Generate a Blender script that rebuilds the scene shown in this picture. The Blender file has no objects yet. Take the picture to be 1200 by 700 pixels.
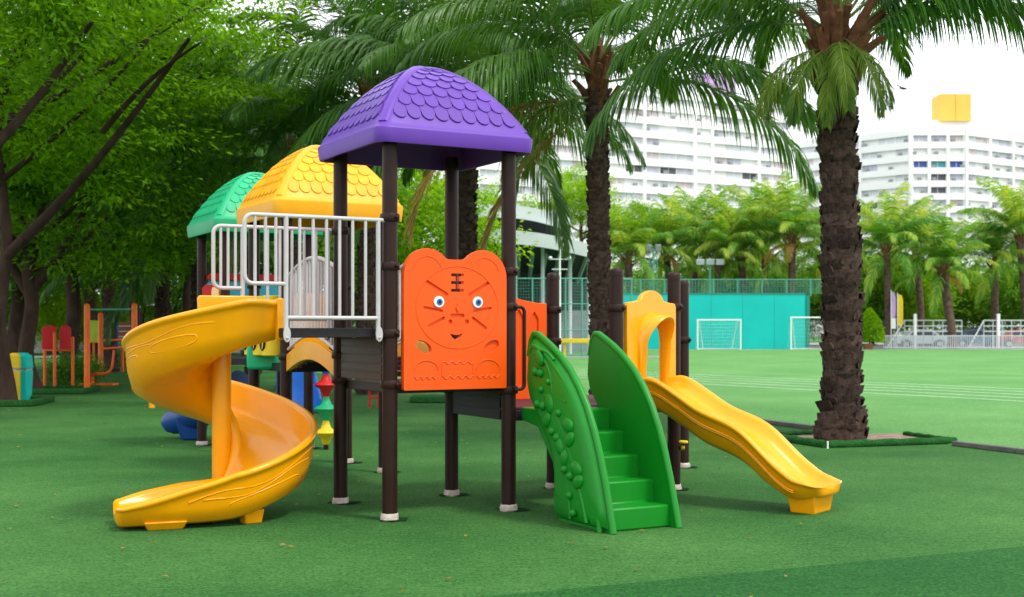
import bpy, math, random
import numpy as np
from math import sin, cos, pi, radians as R
from mathutils import Vector, Matrix
from mathutils.geometry import delaunay_2d_cdt

random.seed(7)
SC = bpy.context.scene
COL = SC.collection

# ------------------------------------------------------------------ camera
EYE = 1.4
FPX = 1450.0          # focal length in photo pixels (1200 wide)
HY = 387.0            # horizon row
cam_d = bpy.data.cameras.new('camera')
cam = bpy.data.objects.new('camera', cam_d)
COL.objects.link(cam)
cam.location = (0, 0, EYE)
cam.rotation_euler = (R(90), 0, 0)
cam_d.sensor_width = 36
cam_d.lens = 36 * FPX / 1200
cam_d.shift_y = (HY - 350) / 1200
cam_d.clip_end = 3000
cam_d.dof.use_dof = True
cam_d.dof.focus_distance = 9.6
cam_d.dof.aperture_fstop = 3.2
SC.camera = cam

# ------------------------------------------------------------------ sky, sun, exposure
SUN_EL, SUN_AZ = R(58), R(125)      # azimuth clockwise from +Y (view direction)
w = bpy.data.worlds.new('World'); SC.world = w; w.use_nodes = True
nt = w.node_tree; nt.nodes.clear()
sky = nt.nodes.new('ShaderNodeTexSky'); sky.sky_type = 'NISHITA'; sky.sun_disc = False
sky.sun_elevation = SUN_EL; sky.sun_rotation = SUN_AZ; sky.dust_density = 3.0
tc = nt.nodes.new('ShaderNodeTexCoord')
cn = nt.nodes.new('ShaderNodeTexNoise'); cn.inputs['Scale'].default_value = 2.2; cn.inputs['Detail'].default_value = 5
nt.links.new(tc.outputs['Generated'], cn.inputs['Vector'])
cr = nt.nodes.new('ShaderNodeValToRGB')
cr.color_ramp.elements[0].position = .25; cr.color_ramp.elements[0].color = (.82, .82, .82, 1)
cr.color_ramp.elements[1].position = .6; cr.color_ramp.elements[1].color = (.97, .97, .97, 1)
nt.links.new(cn.outputs['Fac'], cr.inputs['Fac'])
mx = nt.nodes.new('ShaderNodeMix'); mx.data_type = 'RGBA'
nt.links.new(cr.outputs['Color'], mx.inputs['Factor'])
nt.links.new(sky.outputs['Color'], mx.inputs['A'])
mx.inputs['B'].default_value = (8.6, 8.8, 9.1, 1)
bg = nt.nodes.new('ShaderNodeBackground'); bg.inputs['Strength'].default_value = .135
out = nt.nodes.new('ShaderNodeOutputWorld')
nt.links.new(mx.outputs['Result'], bg.inputs['Color']); nt.links.new(bg.outputs[0], out.inputs['Surface'])
sl = bpy.data.lights.new('sun', 'SUN'); sl.energy = 1.5; sl.angle = R(10); sl.color = (1, .95, .87)
sun = bpy.data.objects.new('sun', sl); COL.objects.link(sun)
sd = Vector((sin(SUN_AZ) * cos(SUN_EL), cos(SUN_AZ) * cos(SUN_EL), sin(SUN_EL)))
sun.rotation_euler = sd.to_track_quat('Z', 'Y').to_euler()
SC.view_settings.view_transform = 'Standard'
SC.view_settings.look = 'None'
SC.view_settings.exposure = 0.70
SC.cycles.max_bounces = 7
SC.cycles.transparent_max_bounces = 6

# ------------------------------------------------------------------ helpers
def G(px, py):
    """ground point under a photo pixel"""
    Y = EYE * FPX / (py - HY)
    return Vector(((px - 600) / FPX * Y, Y, 0))
def AT(px, py, Y):
    return Vector(((px - 600) / FPX * Y, Y, EYE + (HY - py) / FPX * Y))

def wl(o):
    v = Vector((0, 0, 0))
    while o is not None:
        v += o.location; o = o.parent
    return v

def thing(name, label, cat, loc=(0, 0, 0), rz=0, group=None):
    o = bpy.data.objects.new(name, None); COL.objects.link(o)
    o.empty_display_size = .1
    o.location = loc; o.rotation_euler = (0, 0, rz)
    tag(o, label, cat, group)
    return o
def tag(o, label=None, cat=None, group=None, kind=None):
    if label: o['label'] = label
    if cat: o['category'] = cat
    if group: o['group'] = group
    if kind: o['kind'] = kind
    return o
def put(name, me, parent=None, loc=(0, 0, 0), rot=(0, 0, 0), sc=(1, 1, 1)):
    o = bpy.data.objects.new(name, me); COL.objects.link(o)
    o.parent = parent; o.location = loc; o.rotation_euler = rot; o.scale = sc
    return o
def copy_tree(o, parent=None):
    c = o.copy(); COL.objects.link(c); c.parent = parent
    for ch in list(o.children):
        copy_tree(ch, c)
    return c

def smooth_mesh(me, ang):
    if ang is None: return
    me.polygons.foreach_set('use_smooth', [True] * len(me.polygons))
    me.set_sharp_from_angle(angle=R(ang))

class MB:
    def __init__(s): s.v = []; s.f = []
    def add(s, vs, fs):
        o = len(s.v); s.v += [tuple(v) for v in vs]; s.f += [tuple(i + o for i in f) for f in fs]; return s
    def box(s, c, size, M=None):
        x, y, z = [d / 2 for d in size]
        vs = [Vector((i * x, j * y, k * z)) for i in (-1, 1) for j in (-1, 1) for k in (-1, 1)]
        if M is not None: vs = [M @ v for v in vs]
        c = Vector(c)
        return s.add([v + c for v in vs], [(0, 1, 3, 2), (4, 6, 7, 5), (0, 4, 5, 1), (2, 3, 7, 6), (0, 2, 6, 4), (1, 5, 7, 3)])
    def tube(s, pts, r, n=8, caps=True, closed=False):
        pts = [Vector(p) for p in pts]; m = len(pts)
        rs = r if isinstance(r, (list, tuple)) else [r] * m
        tang = []
        for i in range(m):
            a = pts[(i - 1) % m] if (i or closed) else pts[0]
            b = pts[(i + 1) % m] if (i < m - 1 or closed) else pts[-1]
            tang.append((b - a).normalized())
        t = tang[0]; ref = Vector((0, 0, 1)) if abs(t.z) < .9 else Vector((1, 0, 0))
        nrm = t.cross(ref).normalized(); vs = []
        for i in range(m):
            t = tang[i]; nrm = (nrm - t * nrm.dot(t)).normalized(); bn = t.cross(nrm)
            for k in range(n):
                a = 2 * pi * k / n
                vs.append(pts[i] + (nrm * cos(a) + bn * sin(a)) * rs[i])
        fs = []
        for i in range(m if closed else m - 1):
            j = (i + 1) % m
            for k in range(n):
                k2 = (k + 1) % n
                fs.append((i * n + k, i * n + k2, j * n + k2, j * n + k))
        if caps and not closed:
            fs.append(tuple(range(n - 1, -1, -1))); fs.append(tuple((m - 1) * n + k for k in range(n)))
        return s.add(vs, fs)
    def lathe(s, c, prof, n=16):
        c = Vector(c); vs = []; fs = []
        for r, z in prof:
            for k in range(n):
                a = 2 * pi * k / n; vs.append(c + Vector((r * cos(a), r * sin(a), z)))
        for i in range(len(prof) - 1):
            for k in range(n):
                k2 = (k + 1) % n
                fs.append((i * n + k, i * n + k2, (i + 1) * n + k2, (i + 1) * n + k))
        fs.append(tuple(range(n - 1, -1, -1))); fs.append(tuple((len(prof) - 1) * n + k for k in range(n)))
        return s.add(vs, fs)
    def ball(s, c, rx, ry=None, rz=None, n=10, m=6, M=None):
        ry = ry or rx; rz = rz or rx; c = Vector(c); vs = []; fs = []
        for i in range(1, m):
            th = pi * i / m
            for k in range(n):
                a = 2 * pi * k / n
                p = Vector((rx * sin(th) * cos(a), ry * sin(th) * sin(a), rz * cos(th)))
                vs.append(c + (M @ p if M else p))
        top = Vector((0, 0, rz)); bot = -top
        vs.append(c + (M @ top if M else top)); vs.append(c + (M @ bot if M else bot))
        T = len(vs) - 2
        for i in range(m - 2):
            for k in range(n):
                k2 = (k + 1) % n
                fs.append((i * n + k, (i + 1) * n + k, (i + 1) * n + k2, i * n + k2))
        for k in range(n):
            k2 = (k + 1) % n
            fs.append((T, k, k2)); fs.append((T + 1, (m - 2) * n + k2, (m - 2) * n + k))
        return s.add(vs, fs)
    def plate(s, fr, outline, holes, d0, d1):
        """2-D outline with holes, extruded from depth d0 to d1; fr(p, q, d) -> world"""
        pts = []; edges = []
        for loop in [outline] + holes:
            o = len(pts); n = len(loop)
            pts += [Vector((p, q)) for p, q in loop]
            edges += [(o + i, o + (i + 1) % n) for i in range(n)]
        v, e, f, *_ = delaunay_2d_cdt(pts, edges, [], 0, 1e-5)
        def inside(x, y, L):
            c = False; n = len(L)
            for i in range(n):
                x1, y1 = L[i]; x2, y2 = L[(i + 1) % n]
                if (y1 > y) != (y2 > y) and x < (x2 - x1) * (y - y1) / (y2 - y1) + x1: c = not c
            return c
        keep = []
        for t in f:
            if len(t) == 3 and abs((v[t[1]] - v[t[0]]).cross(v[t[2]] - v[t[0]])) < 1e-7: continue
            cx = sum(v[i].x for i in t) / len(t); cy = sum(v[i].y for i in t) / len(t)
            if inside(cx, cy, outline) and not any(inside(cx, cy, h) for h in holes): keep.append(tuple(t))
        n = len(v)
        vs = [fr(p.x, p.y, d0) for p in v] + [fr(p.x, p.y, d1) for p in v]
        fs = [tuple(t) for t in keep] + [tuple(i + n for i in reversed(t)) for t in keep]
        cnt = {}
        for t in keep:
            for i in range(len(t)):
                a, b = t[i], t[(i + 1) % len(t)]
                if (b, a) in cnt: cnt[(b, a)] = 0
                else: cnt[(a, b)] = 1
        for (a, b), c in cnt.items():
            if c: fs.append((a, a + n, b + n, b))
        return s.add(vs, fs)
    def sweep(s, rings, closed_ring=True, caps=True):
        n = len(rings[0]); vs = [p for r in rings for p in r]; fs = []
        for i in range(len(rings) - 1):
            for k in range(n if closed_ring else n - 1):
                k2 = (k + 1) % n
                fs.append((i * n + k, i * n + k2, (i + 1) * n + k2, (i + 1) * n + k))
        if caps and closed_ring:
            fs.append(tuple(range(n - 1, -1, -1))); fs.append(tuple((len(rings) - 1) * n + k for k in range(n)))
        return s.add(vs, fs)
    def mesh(s, name, m, ang=40, off=None):
        me = bpy.data.meshes.new(name)
        vs = s.v if off is None else [(x - off[0], y - off[1], z - off[2]) for x, y, z in s.v]
        me.from_pydata(vs, [], s.f); me.update()
        if m: me.materials.append(m)
        smooth_mesh(me, ang)
        return me
    def build(s, name, m, parent=None, ang=40, world=True, bevel=0, kind=None):
        off = wl(parent) if (parent is not None and world) else None
        o = put(name, s.mesh(name, m, ang, off), parent)
        if bevel:
            b = o.modifiers.new('bevel', 'BEVEL'); b.width = bevel; b.segments = 2; b.limit_method = 'ANGLE'; b.angle_limit = R(50)
        if kind: o['kind'] = kind
        return o

def np_mesh(name, V, F, m, smooth=False):
    """V (n,3) array, F (k,q) array of equal-size faces"""
    me = bpy.data.meshes.new(name)
    V = np.asarray(V, np.float32); F = np.asarray(F, np.int32); q = F.shape[1]
    me.vertices.add(len(V)); me.vertices.foreach_set('co', V.ravel())
    me.loops.add(F.size); me.loops.foreach_set('vertex_index', F.ravel())
    me.polygons.add(len(F)); me.polygons.foreach_set('loop_start', np.arange(0, F.size, q, dtype=np.int32))
    me.update(calc_edges=True); me.validate()
    if m: me.materials.append(m)
    if smooth: me.polygons.foreach_set('use_smooth', [True] * len(me.polygons))
    return me

# ------------------------------------------------------------------ materials
def mat(name, col, rough=.5, var=.08, scale=6, bump=0, bscale=60, spec=.3, metal=0, coat=0, col2=None, detail=4, dirt=0, stretch=None):
    m = bpy.data.materials.new(name); m.use_nodes = True
    n = m.node_tree; b = n.nodes['Principled BSDF']
    b.inputs['Roughness'].default_value = rough
    b.inputs['Metallic'].default_value = metal
    b.inputs['Specular IOR Level'].default_value = spec
    if coat: b.inputs['Coat Weight'].default_value = coat; b.inputs['Coat Roughness'].default_value = .15
    tcn = n.nodes.new('ShaderNodeTexCoord'); src = tcn.outputs['Object']
    if stretch:
        mp = n.nodes.new('ShaderNodeMapping'); mp.inputs['Scale'].default_value = stretch
        n.links.new(src, mp.inputs['Vector']); src = mp.outputs['Vector']
    no = n.nodes.new('ShaderNodeTexNoise'); no.inputs['Scale'].default_value = scale; no.inputs['Detail'].default_value = detail
    n.links.new(src, no.inputs['Vector'])
    ra = n.nodes.new('ShaderNodeValToRGB')
    c2 = col2 or tuple(c * (1 - 2 * var) for c in col)
    ra.color_ramp.elements[0].position = .3; ra.color_ramp.elements[0].color = (*c2, 1)
    ra.color_ramp.elements[1].position = .68; ra.color_ramp.elements[1].color = (*col, 1)
    n.links.new(no.outputs['Fac'], ra.inputs['Fac'])
    csock = ra.outputs['Color']
    if dirt:
        d = n.nodes.new('ShaderNodeTexNoise'); d.inputs['Scale'].default_value = 2.3; d.inputs['Detail'].default_value = 8; d.inputs['Roughness'].default_value = .7
        n.links.new(tcn.outputs['Object'], d.inputs['Vector'])
        dr = n.nodes.new('ShaderNodeValToRGB'); dr.color_ramp.elements[0].position = .52; dr.color_ramp.elements[0].color = (0, 0, 0, 1)
        dr.color_ramp.elements[1].position = .75; dr.color_ramp.elements[1].color = (dirt, dirt, dirt, 1)
        n.links.new(d.outputs['Fac'], dr.inputs['Fac'])
        mm = n.nodes.new('ShaderNodeMix'); mm.data_type = 'RGBA'
        n.links.new(dr.outputs['Color'], mm.inputs['Factor']); n.links.new(csock, mm.inputs['A'])
        mm.inputs['B'].default_value = (*[c * .6 + .03 for c in col], 1); csock = mm.outputs['Result']
        rr = n.nodes.new('ShaderNodeMapRange'); rr.inputs['To Min'].default_value = max(.05, rough - .08); rr.inputs['To Max'].default_value = rough + .2
        n.links.new(d.outputs['Fac'], rr.inputs['Value']); n.links.new(rr.outputs[0], b.inputs['Roughness'])
    if name in ('palm_boot', 'purple', 'yellow_roof', 'green_roof'):
        oi = n.nodes.new('ShaderNodeObjectInfo'); mr = n.nodes.new('ShaderNodeMapRange')
        mr.inputs['To Min'].default_value = .55 if name == 'palm_boot' else .90; mr.inputs['To Max'].default_value = 1.75 if name == 'palm_boot' else 1.08
        n.links.new(oi.outputs['Random'], mr.inputs['Value'])
        mv = n.nodes.new('ShaderNodeVectorMath'); mv.operation = 'SCALE'
        n.links.new(csock, mv.inputs[0]); n.links.new(mr.outputs[0], mv.inputs['Scale']); csock = mv.outputs[0]
    n.links.new(csock, b.inputs['Base Color'])
    if bump:
        bn = n.nodes.new('ShaderNodeTexNoise'); bn.inputs['Scale'].default_value = bscale; bn.inputs['Detail'].default_value = 5
        n.links.new(src, bn.inputs['Vector'])
        bp = n.nodes.new('ShaderNodeBump'); bp.inputs['Strength'].default_value = bump; bp.inputs['Distance'].default_value = .02
        n.links.new(bn.outputs['Fac'], bp.inputs['Height']); n.links.new(bp.outputs['Normal'], b.inputs['Normal'])
    return m

def leafmat(name, c1, c2, trans=.35, rough=.5, scale=.5, c3=None, spec=.16):
    m = bpy.data.materials.new(name); m.use_nodes = True
    n = m.node_tree; b = n.nodes['Principled BSDF']; b.inputs['Roughness'].default_value = rough
    b.inputs['Specular IOR Level'].default_value = spec
    g = n.nodes.new('ShaderNodeNewGeometry'); oi = n.nodes.new('ShaderNodeObjectInfo')
    tcn = n.nodes.new('ShaderNodeTexCoord')
    no = n.nodes.new('ShaderNodeTexNoise'); no.inputs['Scale'].default_value = scale; no.inputs['Detail'].default_value = 3
    n.links.new(tcn.outputs['Object'], no.inputs['Vector'])
    a = n.nodes.new('ShaderNodeMath'); a.operation = 'MULTIPLY_ADD'
    n.links.new(g.outputs['Random Per Island'], a.inputs[0]); a.inputs[1].default_value = .42; n.links.new(no.outputs['Fac'], a.inputs[2])
    a2 = n.nodes.new('ShaderNodeMath'); a2.operation = 'MULTIPLY_ADD'
    n.links.new(oi.outputs['Random'], a2.inputs[0]); a2.inputs[1].default_value = .34; n.links.new(a.outputs[0], a2.inputs[2])
    ra = n.nodes.new('ShaderNodeValToRGB'); ra.color_ramp.elements[0].position = .45; ra.color_ramp.elements[0].color = (*c1, 1)
    ra.color_ramp.elements[1].position = 1.1 if c3 is None else .92; ra.color_ramp.elements[1].color = (*c2, 1)
    if c3:
        e = ra.color_ramp.elements.new(1.0); e.color = (*c3, 1)
    n.links.new(a2.outputs[0], ra.inputs['Fac']); n.links.new(ra.outputs['Color'], b.inputs['Base Color'])
    t = n.nodes.new('ShaderNodeBsdfTranslucent')
    br = n.nodes.new('ShaderNodeMix'); br.data_type = 'RGBA'; br.blend_type = 'MULTIPLY'; br.inputs['Factor'].default_value = 1
    n.links.new(ra.outputs['Color'], br.inputs['A']); br.inputs['B'].default_value = (1.5, 1.35, .5, 1)
    n.links.new(br.outputs['Result'], t.inputs['Color'])
    ms = n.nodes.new('ShaderNodeMixShader'); ms.inputs['Fac'].default_value = trans
    n.links.new(b.outputs[0], ms.inputs[1]); n.links.new(t.outputs[0], ms.inputs[2])
    n.links.new(ms.outputs[0], n.nodes['Material Output'].inputs['Surface'])
    return m

def turfmat(name, ca, cb, cc):
    m = bpy.data.materials.new(name); m.use_nodes = True
    n = m.node_tree; b = n.nodes['Principled BSDF']; b.inputs['Roughness'].default_value = .9
    b.inputs['Specular IOR Level'].default_value = .08
    tcn = n.nodes.new('ShaderNodeTexCoord')
    def noise(s, d, r=.6, st=None):
        src = tcn.outputs['Object']
        if st:
            mp = n.nodes.new('ShaderNodeMapping'); mp.inputs['Scale'].default_value = st
            n.links.new(src, mp.inputs['Vector']); src = mp.outputs['Vector']
        k = n.nodes.new('ShaderNodeTexNoise'); k.inputs['Scale'].default_value = s; k.inputs['Detail'].default_value = d; k.inputs['Roughness'].default_value = r
        n.links.new(src, k.inputs['Vector']); return k.outputs['Fac']
    big = noise(.35, 4); fine = noise(42, 5, .85); mid = noise(9, 5, .75, (1, 2.0, 1))
    r1 = n.nodes.new('ShaderNodeValToRGB'); r1.color_ramp.elements[0].position = .32; r1.color_ramp.elements[0].color = (*ca, 1)
    r1.color_ramp.elements[1].position = .66; r1.color_ramp.elements[1].color = (*cb, 1)
    n.links.new(big, r1.inputs['Fac'])
    r2 = n.nodes.new('ShaderNodeValToRGB'); r2.color_ramp.elements[0].position = .36; r2.color_ramp.elements[0].color = (.30, .38, .34, 1)
    r2.color_ramp.elements[1].position = .66; r2.color_ramp.elements[1].color = (1.85, 1.6, 1.6, 1)
    n.links.new(fine, r2.inputs['Fac'])
    r3 = n.nodes.new('ShaderNodeValToRGB'); r3.color_ramp.elements[0].position = .35; r3.color_ramp.elements[0].color = (.72, .8, .75, 1)
    r3.color_ramp.elements[1].position = .68; r3.color_ramp.elements[1].color = (*cc, 1)
    n.links.new(mid, r3.inputs['Fac'])
    def mul(a, c, f=1):
        k = n.nodes.new('ShaderNodeMix'); k.data_type = 'RGBA'; k.blend_type = 'MULTIPLY'; k.inputs['Factor'].default_value = f
        n.links.new(a, k.inputs['A']); n.links.new(c, k.inputs['B']); return k.outputs['Result']
    n.links.new(mul(mul(r1.outputs['Color'], r2.outputs['Color']), r3.outputs['Color']), b.inputs['Base Color'])
    bp = n.nodes.new('ShaderNodeBump'); bp.inputs['Strength'].default_value = .6; bp.inputs['Distance'].default_value = .012
    n.links.new(fine, bp.inputs['Height']); n.links.new(bp.outputs['Normal'], b.inputs['Normal'])
    return m

M = {}
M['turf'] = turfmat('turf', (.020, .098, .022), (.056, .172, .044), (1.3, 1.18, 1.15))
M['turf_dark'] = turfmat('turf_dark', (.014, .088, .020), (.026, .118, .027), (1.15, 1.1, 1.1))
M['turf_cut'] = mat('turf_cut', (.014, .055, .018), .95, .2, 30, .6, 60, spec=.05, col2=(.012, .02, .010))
M['field'] = turfmat('field', (.085, .255, .072), (.13, .32, .098), (1.1, 1.08, 1.1))  # play-area turf again, lightened so the colour carries the sunlight
M['line'] = mat('line', (.72, .78, .72), .8)
M['purple'] = mat('purple', (.112, .036, .345), .36, .06, 3, .04, 180, dirt=.25)
M['yellow'] = mat('yellow', (.90, .36, .0), .24, .05, 3, .03, 120, dirt=.4, coat=.25)
M['yellow_roof'] = mat('yellow_roof', (.88, .40, .006), .36, .05, 3, .04, 180, dirt=.3)
M['green_roof'] = mat('green_roof', (.01, .40, .17), .36, .06, 3, .04, 180, dirt=.25)
M['orange'] = mat('orange', (.88, .092, .002), .36, .05, 3, .04, 180, dirt=.2)
M['green'] = mat('green', (.004, .215, .012), .33, .06, 3, .05, 150, dirt=.4)
M['brown'] = mat('brown', (.026, .0095, .007), .34, .1, 8, .03, 90, dirt=.15, spec=.2)
M['deck'] = mat('deck', (.02, .017, .02), .5, .2, 30, .2, 120)
M['deck_top'] = mat('deck_top', (.10, .022, .03), .6, .2, 30, .2, 120)
M['riser'] = mat('riser', (.045, .025, .02), .5, .15, 12, .1)
M['white_metal'] = mat('white_metal', (.52, .49, .50), .35, .06, 8, dirt=.25)
M['concrete'] = mat('concrete', (.62, .52, .46), .85, .2, 20, .4, 60)
M['white'] = mat('white', (.8, .8, .8), .5, .03)
M['blue'] = mat('blue', (.01, .14, .62), .35, .08, 4, dirt=.2)
M['navy'] = mat('navy', (.008, .05, .22), .35, .08, 4, dirt=.2)
M['red'] = mat('red', (.62, .012, .015), .38, .08, 4, dirt=.2)
M['cyan'] = mat('cyan', (.05, .45, .6), .4, .05, 4)
M['black'] = mat('black', (.012, .012, .014), .4)
M['iris'] = mat('iris', (.02, .16, .42), .3)
M['orange_post'] = mat('orange_post', (.92, .15, .008), .4, .1, 5, dirt=.2)
M['yellow_flat'] = mat('yellow_flat', (.8, .55, .02), .5, .08)
M['lime'] = mat('lime', (.45, .6, .03), .5, .08)
M['bark'] = mat('bark', (.075, .043, .032), .9, .2, 5, .9, 18, spec=.2, col2=(.028, .016, .012), stretch=(1, 1, .35))
M['palm_bark'] = mat('palm_bark', (.085, .052, .042), .9, .2, 9, .8, 30, spec=.2, col2=(.022, .014, .012))
M['palm_boot'] = mat('palm_boot', (.095, .058, .046), .9, .2, 14, .8, 40, spec=.2, col2=(.020, .012, .010))
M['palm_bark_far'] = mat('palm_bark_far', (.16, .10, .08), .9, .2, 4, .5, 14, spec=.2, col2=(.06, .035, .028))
M['stub'] = mat('stub', (.19, .085, .04), .85, .2, 9, .6, 40, spec=.2, col2=(.08, .03, .015))
M['rachis'] = mat('rachis', (.16, .22, .04), .5, .15, 4)
M['frond'] = leafmat('frond', (.010, .060, .016), (.075, .195, .020), .38, .36, .6, spec=.45)
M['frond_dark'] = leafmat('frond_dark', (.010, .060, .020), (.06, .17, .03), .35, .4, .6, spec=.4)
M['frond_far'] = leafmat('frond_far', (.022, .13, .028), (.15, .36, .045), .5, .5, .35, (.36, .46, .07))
M['frond_dry'] = leafmat('frond_dry', (.15, .075, .02), (.34, .22, .06), .3, .6, .8)
M['frond_yellow'] = leafmat('frond_yellow', (.022, .085, .009), (.13, .21, .018), .35, .45, .8)
M['leaf'] = leafmat('leaf', (.008, .060, .003), (.19, .42, .006), .46, .42, 1.3)
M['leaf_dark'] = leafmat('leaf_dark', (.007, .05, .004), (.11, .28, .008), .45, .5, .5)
M['leaf_bright'] = leafmat('leaf_bright', (.06, .22, .008), (.26, .46, .012), .5, .5, .4)
M['leaf_mid'] = leafmat('leaf_mid', (.03, .13, .01), (.14, .32, .02), .45, .5, .4)
M['hedge'] = leafmat('hedge', (.025, .10, .012), (.10, .28, .03), .3, .5, 1.5)
M['wall_white'] = mat('wall_white', (.86, .85, .85), .8, .04, .08)
M['bldg_grey'] = mat('bldg_grey', (.60, .58, .60), .8, .06, .2)  # light grey for the park wall piers and roof tanks
M['teal'] = mat('teal', (.0, .48, .44), .55, .06, .5, dirt=.15)
M['teal_dark'] = mat('teal_dark', (.01, .22, .17), .6, .06, .5)
M['fence_green'] = mat('fence_green', (.10, .36, .27), .5, .06, 2)
M['grey'] = mat('grey', (.30, .31, .33), .6, .1, 3)
M['kerb'] = mat('kerb', (.13, .125, .12), .9, .15, 6, .5, 40)
M['soil'] = mat('soil', (.36, .26, .2), .95, .2, 8, .6, 40, col2=(.16, .1, .07))
M['asphalt'] = mat('asphalt', (.26, .25, .25), .9, .1, 2)
M['stand_roof'] = mat('stand_roof', (.52, .58, .56), .6, .05, 1)
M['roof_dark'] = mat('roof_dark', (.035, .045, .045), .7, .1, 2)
M['pale_metal'] = mat('pale_metal', (.55, .60, .64), .45, .06, 2)
M['glass_pale'] = mat('glass_pale', (.68, .70, .74), .25, .1, .5)
M['glass_blue'] = mat('glass_blue', (.06, .10, .42), .3, .1, .5)
M['glass_dark'] = mat('glass_dark', (.10, .10, .12), .3, .1, .5)
M['glass_lilac'] = mat('glass_lilac', (.58, .56, .66), .3, .1, .5)
M['glass_pink'] = mat('glass_pink', (.70, .60, .62), .4, .1, .5)
M['glass_teal'] = mat('glass_teal', (.05, .36, .40), .3, .1, .5)
M['pale_yellow'] = mat('pale_yellow', (.80, .50, .09), .7, .03, .3)
M['pale_purple'] = mat('pale_purple', (.52, .32, .62), .7, .05, .3)
M['car_white'] = mat('car_white', (.72, .74, .78), .25, .02, coat=.6)
M['car_blue'] = mat('car_blue', (.08, .12, .28), .25, .02, coat=.6)
M['car_red'] = mat('car_red', (.45, .03, .04), .25, .02, coat=.6)
M['car_silver'] = mat('car_silver', (.42, .44, .47), .3, .02, metal=.4, coat=.6)
M['terracotta'] = mat('terracotta', (.36, .13, .08), .85, .1, 5)
M['silver'] = mat('silver', (.5, .5, .52), .3, .05, metal=.8)

# ------------------------------------------------------------------ ground
def sheet(name, pts, z, m, label=None):
    mb = MB(); mb.add([(p[0], p[1], z) for p in pts], [tuple(range(len(pts)))])
    return tag(mb.build(name, m, ang=None), kind='structure')
sheet('turf_ground', [(-900, -60), (900, -60), (900, 1500), (-900, 1500)], 0, M['turf'])
# sports field beyond the kerb line, sunlight put into its lighter turf colour
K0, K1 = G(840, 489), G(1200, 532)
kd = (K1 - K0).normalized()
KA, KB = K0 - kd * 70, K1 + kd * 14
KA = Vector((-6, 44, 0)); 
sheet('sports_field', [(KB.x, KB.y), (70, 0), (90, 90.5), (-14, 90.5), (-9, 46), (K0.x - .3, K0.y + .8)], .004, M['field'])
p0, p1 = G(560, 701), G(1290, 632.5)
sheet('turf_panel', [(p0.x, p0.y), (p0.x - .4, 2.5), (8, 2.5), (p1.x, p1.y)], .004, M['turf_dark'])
# running lanes
ld = Vector((.55, -.835, 0)).normalized(); ln = Vector((ld.y, -ld.x, 0)) * -1
for k in range(5):
    c = Vector((5.56, 31, 0)) + ln * (k * 1.12)
    a = c - ld * 26; b = c + ld * 30
    h = ln * .03
    sheet('lane_line', [a - h, b - h, b + h, a + h], .009, M['line'])
# far edge line and paved strip in front of the railings
sheet('field_edge_line', [(-14, 87.6), (85, 87.6), (85, 88.0), (-14, 88.0)], .009, M['line'])
sheet('paved_strip', [(-60, 90.5), (140, 90.5), (140, 135), (-60, 135)], .008, M['asphalt'])

def kerb(name, a, b, w, h, m, label, cat, group=None):
    a = Vector(a); b = Vector(b); d = (b - a); L = d.length; ang = math.atan2(d.y, d.x)
    t = thing(name, label, cat, a, 0, group)
    n = max(1, int(L / 1.0)); s = L / n
    mb = MB().box((s / 2, 0, h / 2), (s - .008, w, h))
    me = mb.mesh('kerb_piece', m, None)
    for i in range(n):
        o = put('kerb_piece', me, t, (cos(ang) * s * i, sin(ang) * s * i, 0), (0, 0, ang))
        bv = o.modifiers.new('bevel', 'BEVEL'); bv.width = .012; bv.segments = 2
    return t
kerb('kerb', K0 + Vector((0, 0, 0)), G(958, 504.5), .09, .06, M['kerb'], 'low grey kerb strip running back from the palm trunk to the slide', 'kerb', 'grey kerbs by the field')
kerb('kerb', G(1118, 522.5), KB, .09, .06, M['kerb'], 'low grey kerb strip running from the grass edging to the right edge', 'kerb', 'grey kerbs by the field')

# ------------------------------------------------------------------ play structure
O = Vector((-.706, 9.80, 0)); U = Vector((cos(R(29)), sin(R(29)), 0)); V = Vector((-sin(R(29)), cos(R(29)), 0)); Z = Vector((0, 0, 1))
OY = Vector((-1.935, 12.35, 0)); OG = Vector((-3.09, 14.85, 0))
def L(a, b, z=0, o=O): return o + U * a + V * b + Z * z
PS = thing('play_structure', 'large multicoloured playground climbing frame with purple, yellow and green roofs, slides and green steps', 'play structure', (O.x, O.y, 0))

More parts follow.
